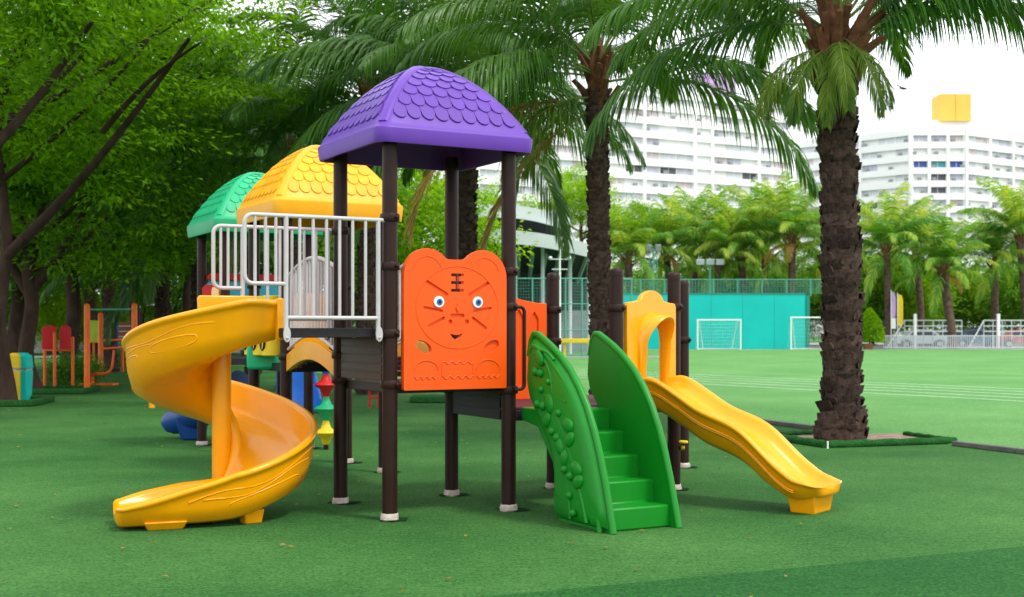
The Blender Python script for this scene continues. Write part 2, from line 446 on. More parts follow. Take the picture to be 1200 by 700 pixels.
def torus_pts(c, r, n=14):
    return [c + Vector((r * cos(2 * pi * k / n), r * sin(2 * pi * k / n), 0)) for k in range(n)]
def post(p, h, clamps=(), cap=False):
    mb = MB(); r = .057
    prof = [(r, 0), (r, h)] if not cap else [(r, 0), (r, h - .05), (r * .97, h - .02), (r * .75, h - .004), (r * .3, h + .006)]
    mb.lathe((p.x, p.y, 0), prof, 20)
    o = mb.build('post', M['brown'], PS, 50)
    rng = random.Random(int(p.x * 1000)); c = MB()
    c.lathe((p.x, p.y, 0), [(.070, -.01), (.069, .016 + rng.random() * .012), (.066, .045), (.059, .052)], 14)
    c.v = [(x + rng.uniform(-.006, .006), y + rng.uniform(-.006, .006), z) for x, y, z in c.v]
    c.build('base_collar', M['concrete'], o, 60)
    npt = 16; M_ = MB(); rr_ = [.078 + rng.uniform(0, .045) for _ in range(npt)]
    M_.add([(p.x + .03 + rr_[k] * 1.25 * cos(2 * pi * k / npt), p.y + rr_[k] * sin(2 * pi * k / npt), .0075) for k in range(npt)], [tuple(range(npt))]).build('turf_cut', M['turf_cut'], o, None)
    for z in clamps:
        k = MB().lathe((p.x, p.y, z), [(.058, -.03), (.068, -.03), (.073, -.02), (.073, .02), (.068, .03), (.058, .03)], 18)
        k.ball((p.x + .06, p.y - .055, z), .016)
        k.build('clamp', M['brown'], o, 40)
    if cap:
        MB().lathe((p.x, p.y, h - .055), [(.060, 0), (.060, .035), (.05, .055), (.02, .064)], 16).build('post_cap', M['brown'], o, 50)
    return o
PA, PB, PC, PD = L(-.5, -.5), L(-.5, .5), L(.5, -.5), L(.5, .5)
post(PA, 2.86, (2.227, 1.87, 1.375, 1.0)); post(PB, 2.86, (2.2, 1.2, 1.0)); post(PC, 2.86, (1.853, 1.58, .936)); post(PD, 2.86, (1.6, .9))
PE, PF = L(1.5, .5), L(1.53, -.46)
PH, PI = Vector((1.42, 10.85, 0)), Vector((1.745, 12.6, 0))
post(PE, 1.9, (1.58, 1.30, .78), True); post(PF, 1.9, (1.58, .78), True); post(PH, 1.9, (1.6, .80), True); post(PI, 1.9, (1.3,), True)
for o in (OY, OG):
    for a, b in ((-.5, -.5), (.5, -.5), (-.5, .5), (.5, .5)):
        post(L(a, b, 0, o), 2.6 if o is OY else 2.62, (1.15, 1.85) if o is OY else (1.2,))

# --- roofs
def roof(o, zb, m, name, band=.13, H=.56, hs=.655):
    P = 2.02
    def zz(mm): return H * (1 - mm ** P)
    def ring(mm, z, rc=.10, k=5):
        pts = []; s = hs * mm; r = min(rc, s * .45)
        for q in range(4):
            cx, cy = [(1, 1), (-1, 1), (-1, -1), (1, -1)][q]
            for i in range(k + 1):
                a = q * pi / 2 + pi / 2 * i / k
                pts.append((cx * (s - r) + r * cos(a), cy * (s - r) + r * sin(a)))
            nx = [(-1, 1), (-1, -1), (1, -1), (1, 1)][q]
            e = (nx[0] * (s - r) + (r if False else 0), 0)
            x0, y0 = pts[-1]
            q2 = (q + 1) % 4; a2 = q2 * pi / 2; c2 = [(1, 1), (-1, 1), (-1, -1), (1, -1)][q2]
            x1, y1 = c2[0] * (s - r) + r * cos(a2), c2[1] * (s - r) + r * sin(a2)
            for i in range(1, 5): pts.append((x0 + (x1 - x0) * i / 5, y0 + (y1 - y0) * i / 5))
        return [L(x, y, z, o) for x, y in pts]
    z0 = zb + band
    rings = [ring(.955, zb + .02), ring(.96, zb), ring(.995, zb), ring(1.0, zb + .012), ring(1.015, zb + band * .85), ring(1.01, zb + band - .006), ring(.995, z0 + .002)]
    for mm in (.97, .92, .85, .76, .66, .55, .44, .33, .22, .13, .06, .012):
        rings.append(ring(mm, z0 + zz(mm) - zz(.995) + .002))
    mb = MB(); mb.sweep(rings, True, False)
    n = len(rings[0]); mb.f.append(tuple(len(mb.v) - n + i for i in range(n)))
    # inner skin
    inner = [ring(.955, zb + .02)] + [ring(mm, z0 + zz(mm) - zz(.995) - .035) for mm in (.93, .8, .6, .4, .2, .02)]
    mi = MB(); mi.sweep([list(reversed(r)) for r in inner], True, False); mi.f.append(tuple(len(mi.v) - n + i for i in range(n)))
    mb.add(mi.v, mi.f)
    ro = mb.build(name, m, PS, 38)
    def surf(q, mm, wv, off):
        # q: face 0..3 ; mm outward coordinate, wv sideways, in units of hs
        x, y = [(mm, wv), (-wv, mm), (-mm, -wv), (wv, -mm)][q]
        dz = -H * P * mm ** (P - 1) / hs
        nx = Vector((-dz, 0, 1)).normalized()
        dx = [(1, 0), (0, 1), (-1, 0), (0, -1)][q]
        base = L(x * hs, y * hs, z0 + zz(mm) - zz(.995) + .002, o)
        nrm = (U * dx[0] + V * dx[1]) * nx.x + Z * nx.z
        return base + nrm * off
    # ridge bands
    for q in range(4):
        rb = []
        for i in range(15):
            mm = .985 - .97 * i / 14
            sx, sy = [(1, 1), (-1, 1), (-1, -1), (1, -1)][q]
            d = (U * sx + V * sy).normalized(); t = (U * -sy + V * sx).normalized()
            rc = min(.10, hs * mm * .45) * .414
            c = L(sx * hs * mm, sy * hs * mm, z0 + zz(mm) - zz(.995), o) - d * rc
            hw = .062 - .012 * (1 - mm)
            dn = hw * .72 * (H * P * mm ** (P - 1) / hs) * .0
            rb.append([c - t * hw + Z * -.02 - d * hw * .9, c - t * hw * .85 + Z * .022 - d * hw * .75, c - t * hw * .35 + Z * .030 - d * .012, c + t * hw * .35 + Z * .030 - d * .012, c + t * hw * .85 + Z * .022 - d * hw * .75, c + t * hw + Z * -.02 - d * hw * .9])
        MB().sweep(rb).build('roof_ridge', m, ro, 50)
    MB().ball(L(0, 0, z0 + zz(0) - zz(.995), o), .10, .10, .022, 16, 8).build('roof_cap', m, ro, 60)
    # scale shaped tiles
    rest = MB(); rows = 7; NA = 8
    for q in range(4):
        for r in range(rows):
            mb_ = .935 - r * .107; mt = mb_ - .125
            half = mb_ - .15
            cnt = max(2, round(2 * half / .178)); wd = 2 * half / cnt
            shift = 0
            for i in range(cnt):
                cx = -half + wd * (i + .5)
                if r % 2: cx += 0
                vs = []; hw = wd * .5
                arc = []
                for k in range(NA + 1):
                    th = pi * k / NA
                    arc.append((mb_ - .062 + .062 * sin(th) ** .8 if 0 < k < NA else mb_ - .062, cx + hw * cos(th) * .97))
                def cl(mm, wv):
                    lim = mm - .105; return max(-lim, min(lim, wv))
                tops = [(mt, cl(mt, cx + hw * .97)), (mt, cl(mt, cx - hw * .97))]
                top_in = [surf(q, mm, cl(mm, wv), .002) for mm, wv in tops]
                lip = [surf(q, mm, cl(mm, wv), .011) for mm, wv in arc]
                low = [surf(q, mm + .003, cl(mm, wv), -.004) for mm, wv in arc]
                vs = top_in + lip + low
                fs = [tuple([1, 0] + [2 + k for k in range(NA + 1)])]
                for k in range(NA): fs.append((2 + k, 2 + NA + 1 + k, 3 + NA + 1 + k, 3 + k))
                fs.append((0, 2 + NA + 1, 2)); fs.append((1, 2 + NA, 2 + 2 * NA + 1))
                if q in (2, 3): MB().add(vs, fs).build('roof_tile', m, ro, 30)
                else: rest.add(vs, fs)
    rest.build('roof_tile', m, ro, 30, kind='stuff')
    return ro
roof(O, 2.765, M['purple'], 'purple_roof', .118, .575)
roof(OY, 2.46, M['yellow_roof'], 'yellow_roof', .16, .60)
roof(OG, 2.52, M['green_roof'], 'green_roof', .15, .60)

# --- decks
def slab(poly, z0, z1, name, m, top=None):
    o = MB().plate(lambda p, q, d: Vector((p, q, d)), [(p.x, p.y) for p in poly], [], z1, z0).build(name, m, PS, None, bevel=.006)
    return o
ins = .47
def sq(o, h=ins): return [L(-h, -h, 0, o), L(h, -h, 0, o), L(h, h, 0, o), L(-h, h, 0, o)]
slab(sq(O), .93, 1.0, 'deck', M['deck'])
slab([L(-1.29, -.47), L(-.5, -.47), L(-.5, .47), L(-1.29, .47)], 1.345, 1.415, 'landing_deck', M['deck'])
low = [L(.53, -.47), L(1.5, -.47), Vector((1.40, 10.82, 0)), Vector((1.70, 12.5, 0)), L(1.5, .6), L(.53, .47)]
slab(low, .69, .775, 'lower_deck', M['deck'])
slab(low, .777, .80, 'deck_mat', M['deck_top'])
slab(sq(OY), 1.0, 1.08, 'deck', M['deck']); slab(sq(OG), 1.0, 1.08, 'deck', M['deck'])
# riser panels
def frame_on(p, d, n):      # panel frame: p origin, d horizontal dir, n depth dir (towards viewer)
    return lambda s, z, t: p + d * s + Z * z + n * t
def riser(p, d, n, Lh, z0, z1, m=M['riser'], slots=5):
    fr = frame_on(p, d, n); mb = MB()
    mb.plate(fr, [(0, z0), (Lh, z0), (Lh, z1), (0, z1)], [], 0, .02)
    k = (z1 - z0) / slots
    for i in range(slots):
        mb.plate(fr, [(.03, z0 + k * i + .008), (Lh - .03, z0 + k * i + .008), (Lh - .03, z0 + k * (i + 1) - .008), (.03, z0 + k * (i + 1) - .008)], [], .021, .03)
    return mb.build('riser_panel', m, PS, None)
riser(PB - V * .06, -V, -U, .88, 1.02, 1.34)
riser(PD - V * .06, -V, -U, .88, .70, .96, M['deck'], 3)

# --- tiger face panel
fp = PA + U * .515 + -V * .02
def FR(p, q, d): return fp + U * p + Z * q + V * -d
out2 = [(-.435, .965), (-.43, .957), (.43, .957), (.435, .965)]
def ear(cx, r, a0, a1, n, cz=1.80): return [(cx + r * cos(R(a0 + (a1 - a0) * i / n)), cz + r * 1.05 * sin(R(a0 + (a1 - a0) * i / n))) for i in range(n + 1)]
out2 += ear(.235, .20, 0, 138, 12) + [(.06, 1.932), (0, 1.93), (-.06, 1.932)] + ear(-.235, .20, 42, 180, 12)
def bar(x0, z0, x1, z1, w):
    d = Vector((x1 - x0, z1 - z0)).normalized(); n = Vector((-d.y, d.x)) * w / 2; pts = []
    a = math.atan2(d.y, d.x)
    for k in range(5): t = a - pi / 2 + pi * k / 4; pts.append((x1 + w / 2 * cos(t), z1 + w / 2 * sin(t)))
    for k in range(5): t = a + pi / 2 + pi * k / 4; pts.append((x0 + w / 2 * cos(t), z0 + w / 2 * sin(t)))
    return pts
def oval(cx, cz, rx, rz, rot=0, n=18):
    return [(cx + rx * cos(2 * pi * k / n) * cos(rot) - rz * sin(2 * pi * k / n) * sin(rot), cz + rx * cos(2 * pi * k / n) * sin(rot) + rz * sin(2 * pi * k / n) * cos(rot)) for k in range(n)]
thru = [[(-.043, z - .011), (.063, z - .011), (.063, z + .011), (-.043, z + .011)] for z in (1.815, 1.757, 1.699)]
thru += [[(-.006, 1.69), (.026, 1.69), (.026, 1.825), (-.006, 1.825)]]
mouth = [(-.055 + .11 * k / 8, 1.375 - .012 * sin(pi * k / 8)) for k in range(9)] + [(.055 - .11 * k / 8, 1.372 - .045 * sin(pi * k / 8)) for k in range(1, 8)]
thru += [mouth, oval(-.27, 1.275, .07, .04, R(-28))]
rec = [bar(-.24, 1.758, -.08, 1.668, .024), bar(.27, 1.758, .11, 1.668, .024),
       bar(-.262, 1.567, -.12, 1.542, .02), bar(.29, 1.567, .15, 1.542, .02),
       bar(-.225, 1.432, -.105, 1.49, .02), bar(.25, 1.415, .14, 1.49, .022),
       oval(.30, 1.275, .07, .04, R(28)), bar(-.035, 1.508, .055, 1.508, .03), oval(-.05, 1.462, .018, .018, 0, 10), oval(.09, 1.462, .018, .018, 0, 10)]
face = MB().plate(FR, out2, thru, 0, .028).plate(FR, [(p * .992, z - .003) for p, z in out2], thru + rec, .0281, .046).build('tiger_face_panel', M['orange'], PS, 30, bevel=.004)
face['label'] = 'orange panel shaped like a tiger face with eared top'
for cx in (-.148, .178):
    e = MB().plate(FR, oval(cx, 1.612, .042, .042, 0, 22), [], .044, .056).build('eye', M['white'], face, 30)
    MB().plate(FR, oval(cx + .004, 1.61, .024, .025, 0, 18), [], .055, .0595).build('iris', M['iris'], face, 30)
    MB().plate(FR, oval(cx + .004, 1.61, .012, .012, 0, 12), [], .059, .0615).build('pupil', M['black'], face, 30)
rel = MB()
rel.tube([FR(.012 + .345 * cos(2 * pi * k / 40), 1.565 + .31 * sin(2 * pi * k / 40) * (1.02 if k < 20 else .98), .046) for k in range(40)], .0042, 6, closed=True)
for sx in (-1, 1):
    rel.tube([FR(sx * .24 + .13 * cos(R(t)), 1.80 + .15 * sin(R(t)), .046) for t in range(20, 161, 10)], .0042, 6)
for cx, wd in ((-.25, .10), (.012, .13), (.27, .10)):
    if cx < .2 and cx > -.2:
        rel.tube([FR(cx + wd * (k / 20 - 1), 1.155 + .010 * sin(k * pi / 5), .046) for k in range(41)], .005, 6)
        rel.tube([FR(cx - wd, 1.155, .046), FR(cx - wd, 1.05, .046)], .006, 6); rel.tube([FR(cx + wd, 1.155, .046), FR(cx + wd, 1.05, .046)], .006, 6)
    else:
        rel.tube([FR(cx + wd * cos(R(t)), 1.10 + .075 * sin(R(t)), .046) for t in range(0, 181, 15)], .006, 6)
    rel.tube([FR(cx + wd * (k / 24 - 1), 1.045 + .011 * cos(k * pi / 6), .046) for k in range(49)], .0055, 6)
rel.plate(FR, [(.012, 1.60), (.03, 1.565), (.012, 1.535), (-.006, 1.565)], [], .046, .056)
rel.build('face_relief', M['orange'], face, 50)

# orange side panel at the back of the lower deck
p2 = PD + U * .06 + V * .0
F2 = frame_on(p2, U, -V)
prof = [(0, .80), (.86, .80), (.86, 1.62)] + [(.86 - .86 * k / 12, 1.635 + .075 * (1 - cos(pi * k / 12))) for k in range(13)]
hol = []
for k in range(5):
    x0 = .07 + k * .155; hol.append([(x0, .9), (x0 + .08, .9), (x0 + .08, 1.50 + .02 * (4 - k)), (x0 + .04, 1.56 + .02 * (4 - k)), (x0, 1.50 + .02 * (4 - k))])
sp = MB().plate(F2, prof, [], 0, .02).plate(F2, [(p * .99 + .004, z - .002) for p, z in prof], hol, .0202, .036).build('side_panel', M['orange'], PS, 30, bevel=.004)
sp['label'] = 'plain orange barrier panel with curved top and slots'

# hand grip on post C
def arcpts(c, d1, d2, r, n=6): return [c + d1 * r * cos(pi / 2 * k / n) + d2 * r * sin(pi / 2 * k / n) for k in range(n + 1)]
h0 = PC + U * .05 - V * .03
gd = (U * .9 - V * .1).normalized()
g = [h0 + Z * 1.58] + arcpts(h0 + gd * .03 + Z * 1.54, Z, gd, .04) + arcpts(h0 + gd * .03 + Z * .98, gd, -Z, .04) + [h0 + Z * .94]
MB().tube(g, .014, 10).build('hand_grip', M['brown'], PS, 60)

# --- landing railings (front and rear)
def railing(p, d, n, t=1.10, name='guard_rail'):
    """p: post end, d: direction away from the post"""
    z0, z1, zl = 1.487, 2.205, 1.725
    e = .80
    fr = lambda s, z: p + d * s + Z * z + n
    rr = .0155
    mb = MB()
    c = .06
    pts = [fr(.05, z1)] + [fr(t - c, z1)] + arcpts(fr(t - c, z1 - c), Z, d, c) + arcpts(fr(t - c, zl + c), d, -Z, c) + [fr(e, zl)]
    mb.tube(pts, rr, 10)
    mb.tube([fr(e, z1), fr(e, 1.33)], rr * 1.1, 10)
    mb.tube([fr(.10, z1), fr(.10, 1.33)], rr * 1.1, 10)
    mb.tube([fr(e, z0), fr(.10, z0)], rr, 10)
    ob = mb.build(name, M['white_metal'], PS, 60)
    bars = [(.10 + (e - .10) * k / 7, z0, z1) for k in range(1, 7)] + [(e + (t - e) * k / 4, zl, z1) for k in (1, 2, 3)]
    for s, a, b in bars:
        MB().tube([fr(s, a), fr(s, b)], .0115, 8).build('baluster', M['white_metal'], ob, 60)
    for s in (e, .10):
        q = fr(s, 1.37) + n.normalized() * .012
        bk = MB(); bk.plate(lambda x, z, dd: q + d * x + Z * z + n.normalized() * dd, oval(0, 0, .026, .055, 0, 16), [], 0, .014)
        bk.ball(q + n.normalized() * .018 - Z * .025, .01, n=8); bk.build('foot_bracket', M['white_metal'], ob, 40)
    return ob
railing(PA, -U, -V * .02); railing(PB, -U, V * .02, 1.03)

# --- sweep helper for slides
def slide_profile(hw, ho, hi, lip=.035):
    """(x,z) loop; x>0 outer side"""
    def side(sg, h):
        k = min(1, h / .13)
        return [(sg * .16 * hw / .31, -.045), (sg * .25 * hw / .31, -.03), (sg * (hw - .022), .04 * k), (sg * (hw - .010), h - .07 * k), (sg * (hw - .004), h - .05 * k),
                (sg * (hw + .012), h - .042 * k), (sg * (hw + .018), h - .02 * k), (sg * (hw + .006), h - .002 * k), (sg * (hw - .022), h), (sg * (hw - .042), h - .010 * k), (sg * (hw - .054), h - .035 * k),
                (sg * (hw - .075), .055 * k), (sg * (hw - .12), .016 * k), (sg * (hw - .18), .002)]
    o = side(1, ho); i = side(-1, hi)
    return [(0, -.048)] + o + [(0, 0)] + list(reversed(i))

def dense(st):
    return st
def interp(xs, ys, x):
    return float(np.interp(x, xs, ys))

# --- spiral slide
RC = .40; SP0 = L(-1.27, 0); S1 = L(-1.50, 0); CC = S1 + V * RC
def spiral_station(psi):
    """psi <0: metres before the turn; 0..370 deg; >370: exit metres*100"""
    if psi <= 0:
        return S1 + U * (-psi), -U
    a = R(-61 - min(psi, 368)); e = Vector((cos(a), sin(a), 0)); hd = Vector((sin(a), -cos(a), 0))
    if psi <= 368: return CC + e * RC, hd
    return CC + e * RC + hd * ((psi - 368) / 100), hd
zt = ([-.23, 0, 60, 119, 209, 299, 368, 443], [1.395, 1.36, 1.20, 1.0, .71, .38, .12, .085])
def bed(psi): return interp(zt[0], zt[1], psi)
psis = [-.23, -.15, -.07] + [k * 6.1333 for k in range(61)] + [368 + k * 7.5 for k in range(1, 11)]
# smooth the bed
zs = np.array([bed(p) for p in psis]); 
for _ in range(6): zs[1:-1] = (zs[:-2] + 2 * zs[1:-1] + zs[2:]) / 4
rings = []
for p, zb in zip(psis, zs):
    c, hd = spiral_station(p); lf = Vector((-hd.y, hd.x, 0))
    k = max(0, (p - 368) / 75)
    ho = interp([-.23, 0, 368, 400, 430, 443], [.22, .27, .255, .19, .12, .09], p); hi = interp([-.23, 0, 30, 330, 400, 430, 443], [.24, .22, .16, .17, .16, .12, .09], p)
    hw = interp([-.23, 0, 368, 425, 443], [.30, .31, .31, .30, .25], p)
    rings.append([c + lf * x + Z * (zb + (z * interp([-.23, 0, 60, 300, 380, 443], [1.5, 2.0, 3.2, 2.8, 2.0, 1.5], p) if z < 0 else z)) for x, z in slide_profile(hw, ho, hi)])
c_, hd_ = spiral_station(443)
last = rings[-1]; mid0 = sum(last, Vector()) / len(last)
for q, dn in ((.98, .012), (.92, .028), (.80, .042), (.55, .052)):
    rings.append([mid0 + (p_ - mid0) * q + hd_ * dn for p_ in last])
sl_ = MB().sweep(rings).build('spiral_slide', M['yellow'], PS, 62)
sl_['label'] = 'yellow spiral slide winding round a column'
MB().tube([CC + Z * .1, CC + Z * .5, CC + Z * 1.42], .072, 20).build('slide_column', M['yellow'], sl_, 60)
# entry hood wall beside the deck
eh = MB()
for sgn in (1, -1):
    fr = frame_on(SP0 + V * (-.30 * sgn), -U, V)
    eh.plate(fr, [(-.02, 1.33), (.03, 1.33), (.03, 1.63), (-.02, 1.63)], [], -.03, .03)
fr = frame_on(SP0 + V * .31, -U, V)
eh.plate(fr, [(0, 1.4), (.42, 1.33), (.44, 1.645), (.42, 1.66), (0, 1.66)], [], -.02, .02)
eh.build('entry_flange', M['yellow'], sl_, 30, bevel=.012)
# moulded wave lines on the outer wall
def wall_pt(psi, f):
    c, hd = spiral_station(psi); lf = Vector((-hd.y, hd.x, 0))
    zb = interp(psis, zs, psi); ho = interp([-.23, 0, 368, 400, 430, 443], [.22, .27, .255, .19, .12, .09], psi)
    zq = -.03 + (ho - .045) * f
    x = interp([-.045, -.03, .04, max(.05, ho - .07), ho], [.16, .25, .288, .300, .301], zq)
    return c + lf * (x - .001) + Z * (zb + zq)
wv = MB()
def wave(p0, p1, f, amp, per, n=50, r=.0045, ph=0):
    wv.tube([wall_pt(p0 + (p1 - p0) * k / n, f + amp * sin(2 * pi * k / n * per + ph)) for k in range(n + 1)], r, 6)
wave(20, 150, .80, .09, 2.2); wave(60, 190, .60, .10, 1.6); wave(300, 400, .80, .10, 1.5); wave(310, 390, .62, .12, 1.2)
for a0, a1, f0, f1 in ((30, 62, .25, .62), (75, 120, .18, .55), (90, 150, .05, .28), (322, 372, .08, .45)):
    n = 28; wv.tube([wall_pt((a0 + a1) / 2 + (a1 - a0) / 2 * cos(2 * pi * k / n), (f0 + f1) / 2 + (f1 - f0) / 2 * (abs(sin(2 * pi * k / n)) ** .6 * (1 if sin(2 * pi * k / n) > 0 else -1))) for k in range(n)], .0045, 6, closed=True)
wv.build('moulded_relief', M['yellow'], sl_, 60)
# feet
def foot(c, hd, w, l, z1, par, taper=.8):
    lf = Vector((-hd.y, hd.x, 0)); r0 = [c + hd * (l * a) + lf * (w * b) for a, b in ((-.5, -.5), (.5, -.5), (.5, .5), (-.5, .5))]
    r1 = [c + hd * (l * taper * a) + lf * (w * taper * b) for a, b in ((-.5, -.5), (.5, -.5), (.5, .5), (-.5, .5))]
    # wide at top, narrow at ground
    return MB().sweep([[p + Z * -.005 for p in r1], [p + Z * z1 for p in r0]]).build('slide_foot', M['yellow'], par, 30, bevel=.012)
c, hd = spiral_station(368 + 47); foot(c + Vector((hd.y, -hd.x, 0)) * -.05, hd, .42, .30, .06, sl_)
c, hd = spiral_station(352); foot(c + Vector((-hd.y, hd.x, 0)) * .12, hd, .13, .16, .10, sl_)

# --- arch panel and wave slide on the right
d2 = (PH - PF); LP = d2.length; d2.normalize(); n2 = Vector((d2.y, -d2.x, 0))       # n2 towards the slide
F3 = frame_on(PF + d2 * .07 + n2 * .02, d2, n2); W = LP - .14
cxm = W / 2
pr = [(0, .78), (W, .78), (W, 1.60), (W - .02, 1.63), (W - .10, 1.635)] + [(cxm + .19 * cos(R(t)), 1.62 + .115 * sin(R(t))) for t in range(15, 166, 15)] + [(.10, 1.635), (.02, 1.63), (0, 1.60)]
aw = .175
arch = [(cxm - aw, .83), (cxm + aw, .83)] + [(cxm + aw * cos(R(t)), 1.30 + .20 * sin(R(t))) for t in range(0, 181, 15)]
ap = MB().plate(F3, pr, [arch], 0, .045).build('arch_panel', M['yellow'], PS, 30, bevel=.008)
ap['label'] = 'yellow panel with an arched opening at the head of the wave slide'
rg = []
for t in [-2, -1] + list(range(0, 181, 12)) + [181, 182]:
    if t < 0: x, z, ex, ez = cxm + aw, 1.30 - .24 * (-t), 1, 0
    elif t > 180: x, z, ex, ez = cxm - aw, 1.30 - .24 * (t - 180), -1, 0
    else: ex, ez = cos(R(t)), sin(R(t)); x, z = cxm + aw * ex, 1.30 + .20 * ez
    dd = (.06 + .10 * max(0, ez) ** 1.2) if 0 <= t <= 180 else (.045 if t in (-1, 181) else .03)
    sec = [(-.012, .0), (.055, .0), (.05, .03), (.035, dd * .6), (.028, dd), (.010, dd + .015), (-.008, dd), (-.012, dd * .5)]
    rg.append([F3(x + ex * a, z + ez * a, .04 + b) for a, b in sec])
MB().sweep(rg).build('arch_hood', M['yellow'], ap, 60)
SD = n2; s0 = PF + d2 * (LP / 2) + n2 * .03; SL = 1.60
def wz(t): return interp([0, .12, .3, .5, .62, .75, .88, .97, 1], [.86, .855, .76, .575, .47, .335, .20, .165, .165], t) 
ts = [k / 40 for k in range(41)]; wzs = np.array([wz(t) + .034 * sin(t * 4 * pi + .3) for t in ts])
for _ in range(3): wzs[1:-1] = (wzs[:-2] + 2 * wzs[1:-1] + wzs[2:]) / 4
rings = []
lf = Vector((-SD.y, SD.x, 0))
for t, z in zip(ts, wzs):
    h = interp([0, .1, .85, .95, 1], [.11, .13, .13, .09, .055], t); hw = interp([0, .08, .9, 1], [.25, .27, .27, .235], t)
    rings.append([s0 + SD * (SL * t) + lf * x + Z * (z + zz * (1.0 if zz > 0 else interp([0, .7, .9, 1], [3.5, 3.5, 1.6, 1.0], t))) for x, zz in slide_profile(hw, h, h)])
last = rings[-1]; mid0 = sum(last, Vector()) / len(last)
for q, dn in ((.98, .010), (.92, .022), (.78, .034), (.5, .04)):
    rings.append([mid0 + (p_ - mid0) * q + SD * dn for p_ in last])
ws = MB().sweep(rings).build('wave_slide', M['yellow'], PS, 62)
ws['label'] = 'straight yellow slide with a gentle wave'
grv = MB()
for f in (.25, .55):
    for sg in (1, -1):
        grv.tube([s0 + SD * (SL * t) + lf * sg * (interp([0, .08, .9, 1], [.25, .27, .27, .235], t) - .03 + .012 * f) + Z * (z + .0 + f * .05 - .02) for t, z in zip(ts[2:-4], wzs[2:-4])], .008, 6)
grv.build('moulded_relief', M['yellow'], ws, 60)
foot(s0 + SD * (SL * .915), SD, .36, .24, .16, ws, .82)

# --- green steps
SB = L(.60, -.5)     # left panel, deck end ; steps run along -V
fd = -V
def stair_frame(a): return frame_on(L(a, -.5), fd, -U)
profl = [(.62, 0), (.62, .31), (.60, .40), (.53, .55), (.42, .68), (.32, .80), (.20, .94), (.165, 1.05), (.18, 1.2), (.21, 1.32), (.25, 1.37), (.31, 1.365), (.40, 1.325), (.50, 1.28), (.64, 1.20), (.78, 1.10), (.90, .98), (1.0, .85), (1.09, .69), (1.165, .52), (1.23, .34), (1.29, .14), (1.33, 0)]
def subdiv_closed(P, it=1):
    return P
st = MB()
rim_path = profl[8:]
def side_panel(a, outer):
    F = stair_frame(a); mb = MB()
    mb.plate(F, profl, [], -.02, .02)
    if outer:   # bulged outer face
        cx, cz = .78, .62
        rr = []
        for k, (sc_, off) in enumerate(((.97, .018), (.93, .055), (.84, .075), (.6, .088), (.3, .092), (.02, .093))):
            rr.append([F(cx + (s - cx) * sc_, max(.0, cz + (z - cz) * sc_) if z > .01 else .0 + (1 - sc_) * .62, off) for s, z in profl])
        mb.sweep(rr, True, False); n = len(profl); mb.f.append(tuple(len(mb.v) - n + i for i in range(n)))
    o = mb.build('step_side', M['green'], GS, 45)
    # rolled rim
    MB().tube([F(s, z, .012 if outer else 0) for s, z in rim_path], .027, 12).build('side_rim', M['green'], o, 60)
    if outer: MB().tube([F(.62 + (s - .62) * .86, .45 + (z - .45) * .90 if z > .05 else 0, .055) for s, z in rim_path[1:]], .022, 10).build('inner_ridge', M['green'], o, 60)
    return o
GS = put('step_unit', None, PS) if False else None
stp = MB(); F = stair_frame(.87); wd = .26
nst = 5; rise = .16; t0 = 1.255; run = .195
pf = [(t0, 0)]
for k in range(nst):
    pf += [(t0 - run * k, rise * (k + 1)), (t0 - run * (k + 1), rise * (k + 1))]
pf += [(.0, .80), (.0, .70), (.25, .66), (.85, .0)]
stp.plate(F, pf, [], -wd, wd)
GS = stp.build('green_steps', M['green'], PS, 30, bevel=.014)
GS['label'] = 'green moulded steps between curved side walls'
sl0 = side_panel(.60, True); sr0 = side_panel(1.14, False)
F = stair_frame(.60)
vn = MB()
VS = lambda z: .13 + .05 * (1 - min(1, z))
def bz(P, n=14):
    P = [Vector(p) for p in P]; out_ = []
    for k in range(n + 1):
        t = k / n; Q = P[:]
        while len(Q) > 1: Q = [Q[i].lerp(Q[i + 1], t) for i in range(len(Q) - 1)]
        out_.append(Q[0])
    return out_
def off_at(s, z):
    return .080
for P, r in (([(.30, 1.22), (.50, 1.15), (.52, .95), (.48, .85)], .013), ([(.24, 1.21), (.36, 1.30), (.52, 1.18)], .012), ([(.42, .98), (.55, .90), (.70, .88)], .011), ([(.40, .92), (.62, .75), (.80, .45), (.92, .05)], .016), ([(.45, .75), (.66, .62), (.75, .55)], .011), ([(.66, .35), (.70, .2), (.70, .05)], .012)):
    vn.tube([F(p.x + VS(p.y), p.y, off_at(p.x, p.y)) for p in bz(P)], r, 7)
for s, z, r in ((.28, 1.09, .032), (.35, 1.08, .030), (.30, .85, .030), (.38, .84, .033), (.46, 1.02, .022), (.50, .66, .03), (.57, .62, .032), (.66, .40, .028), (.74, .36, .03), (.72, .22, .026), (.76, .10, .026), (.36, .96, .026), (.60, .80, .026)):
    vn.ball(F(s + VS(z), z, .09), r * 1.15, n=12, m=8)
Mx = Matrix((( fd.x, -U.x, 0), (fd.y, -U.y, 0), (0, 0, 1)))
for s, z, a, r in ((.33, 1.19, 40, .055), (.47, .86, 70, .06), (.72, .72, 10, .06), (.74, .62, -40, .055), (.60, .56, 60, .055), (.82, .42, 20, .06), (.84, .33, -30, .055), (.43, .74, 120, .05), (.66, .48, 100, .05)):
    rot = Matrix.Rotation(R(a), 3, 'Y')
    vn.ball(F(s + VS(z), z, .092), r * 1.3, .022, r * .9, 14, 8, M=(Mx @ rot))
    vn.tube([F(s + VS(z), z, .104) + Mx @ (rot @ Vector((r * .8 * k, 0, 0))) for k in (-1, 1)], .004, 5)
vn.build('vine_relief', M['green'], sl0, 60)
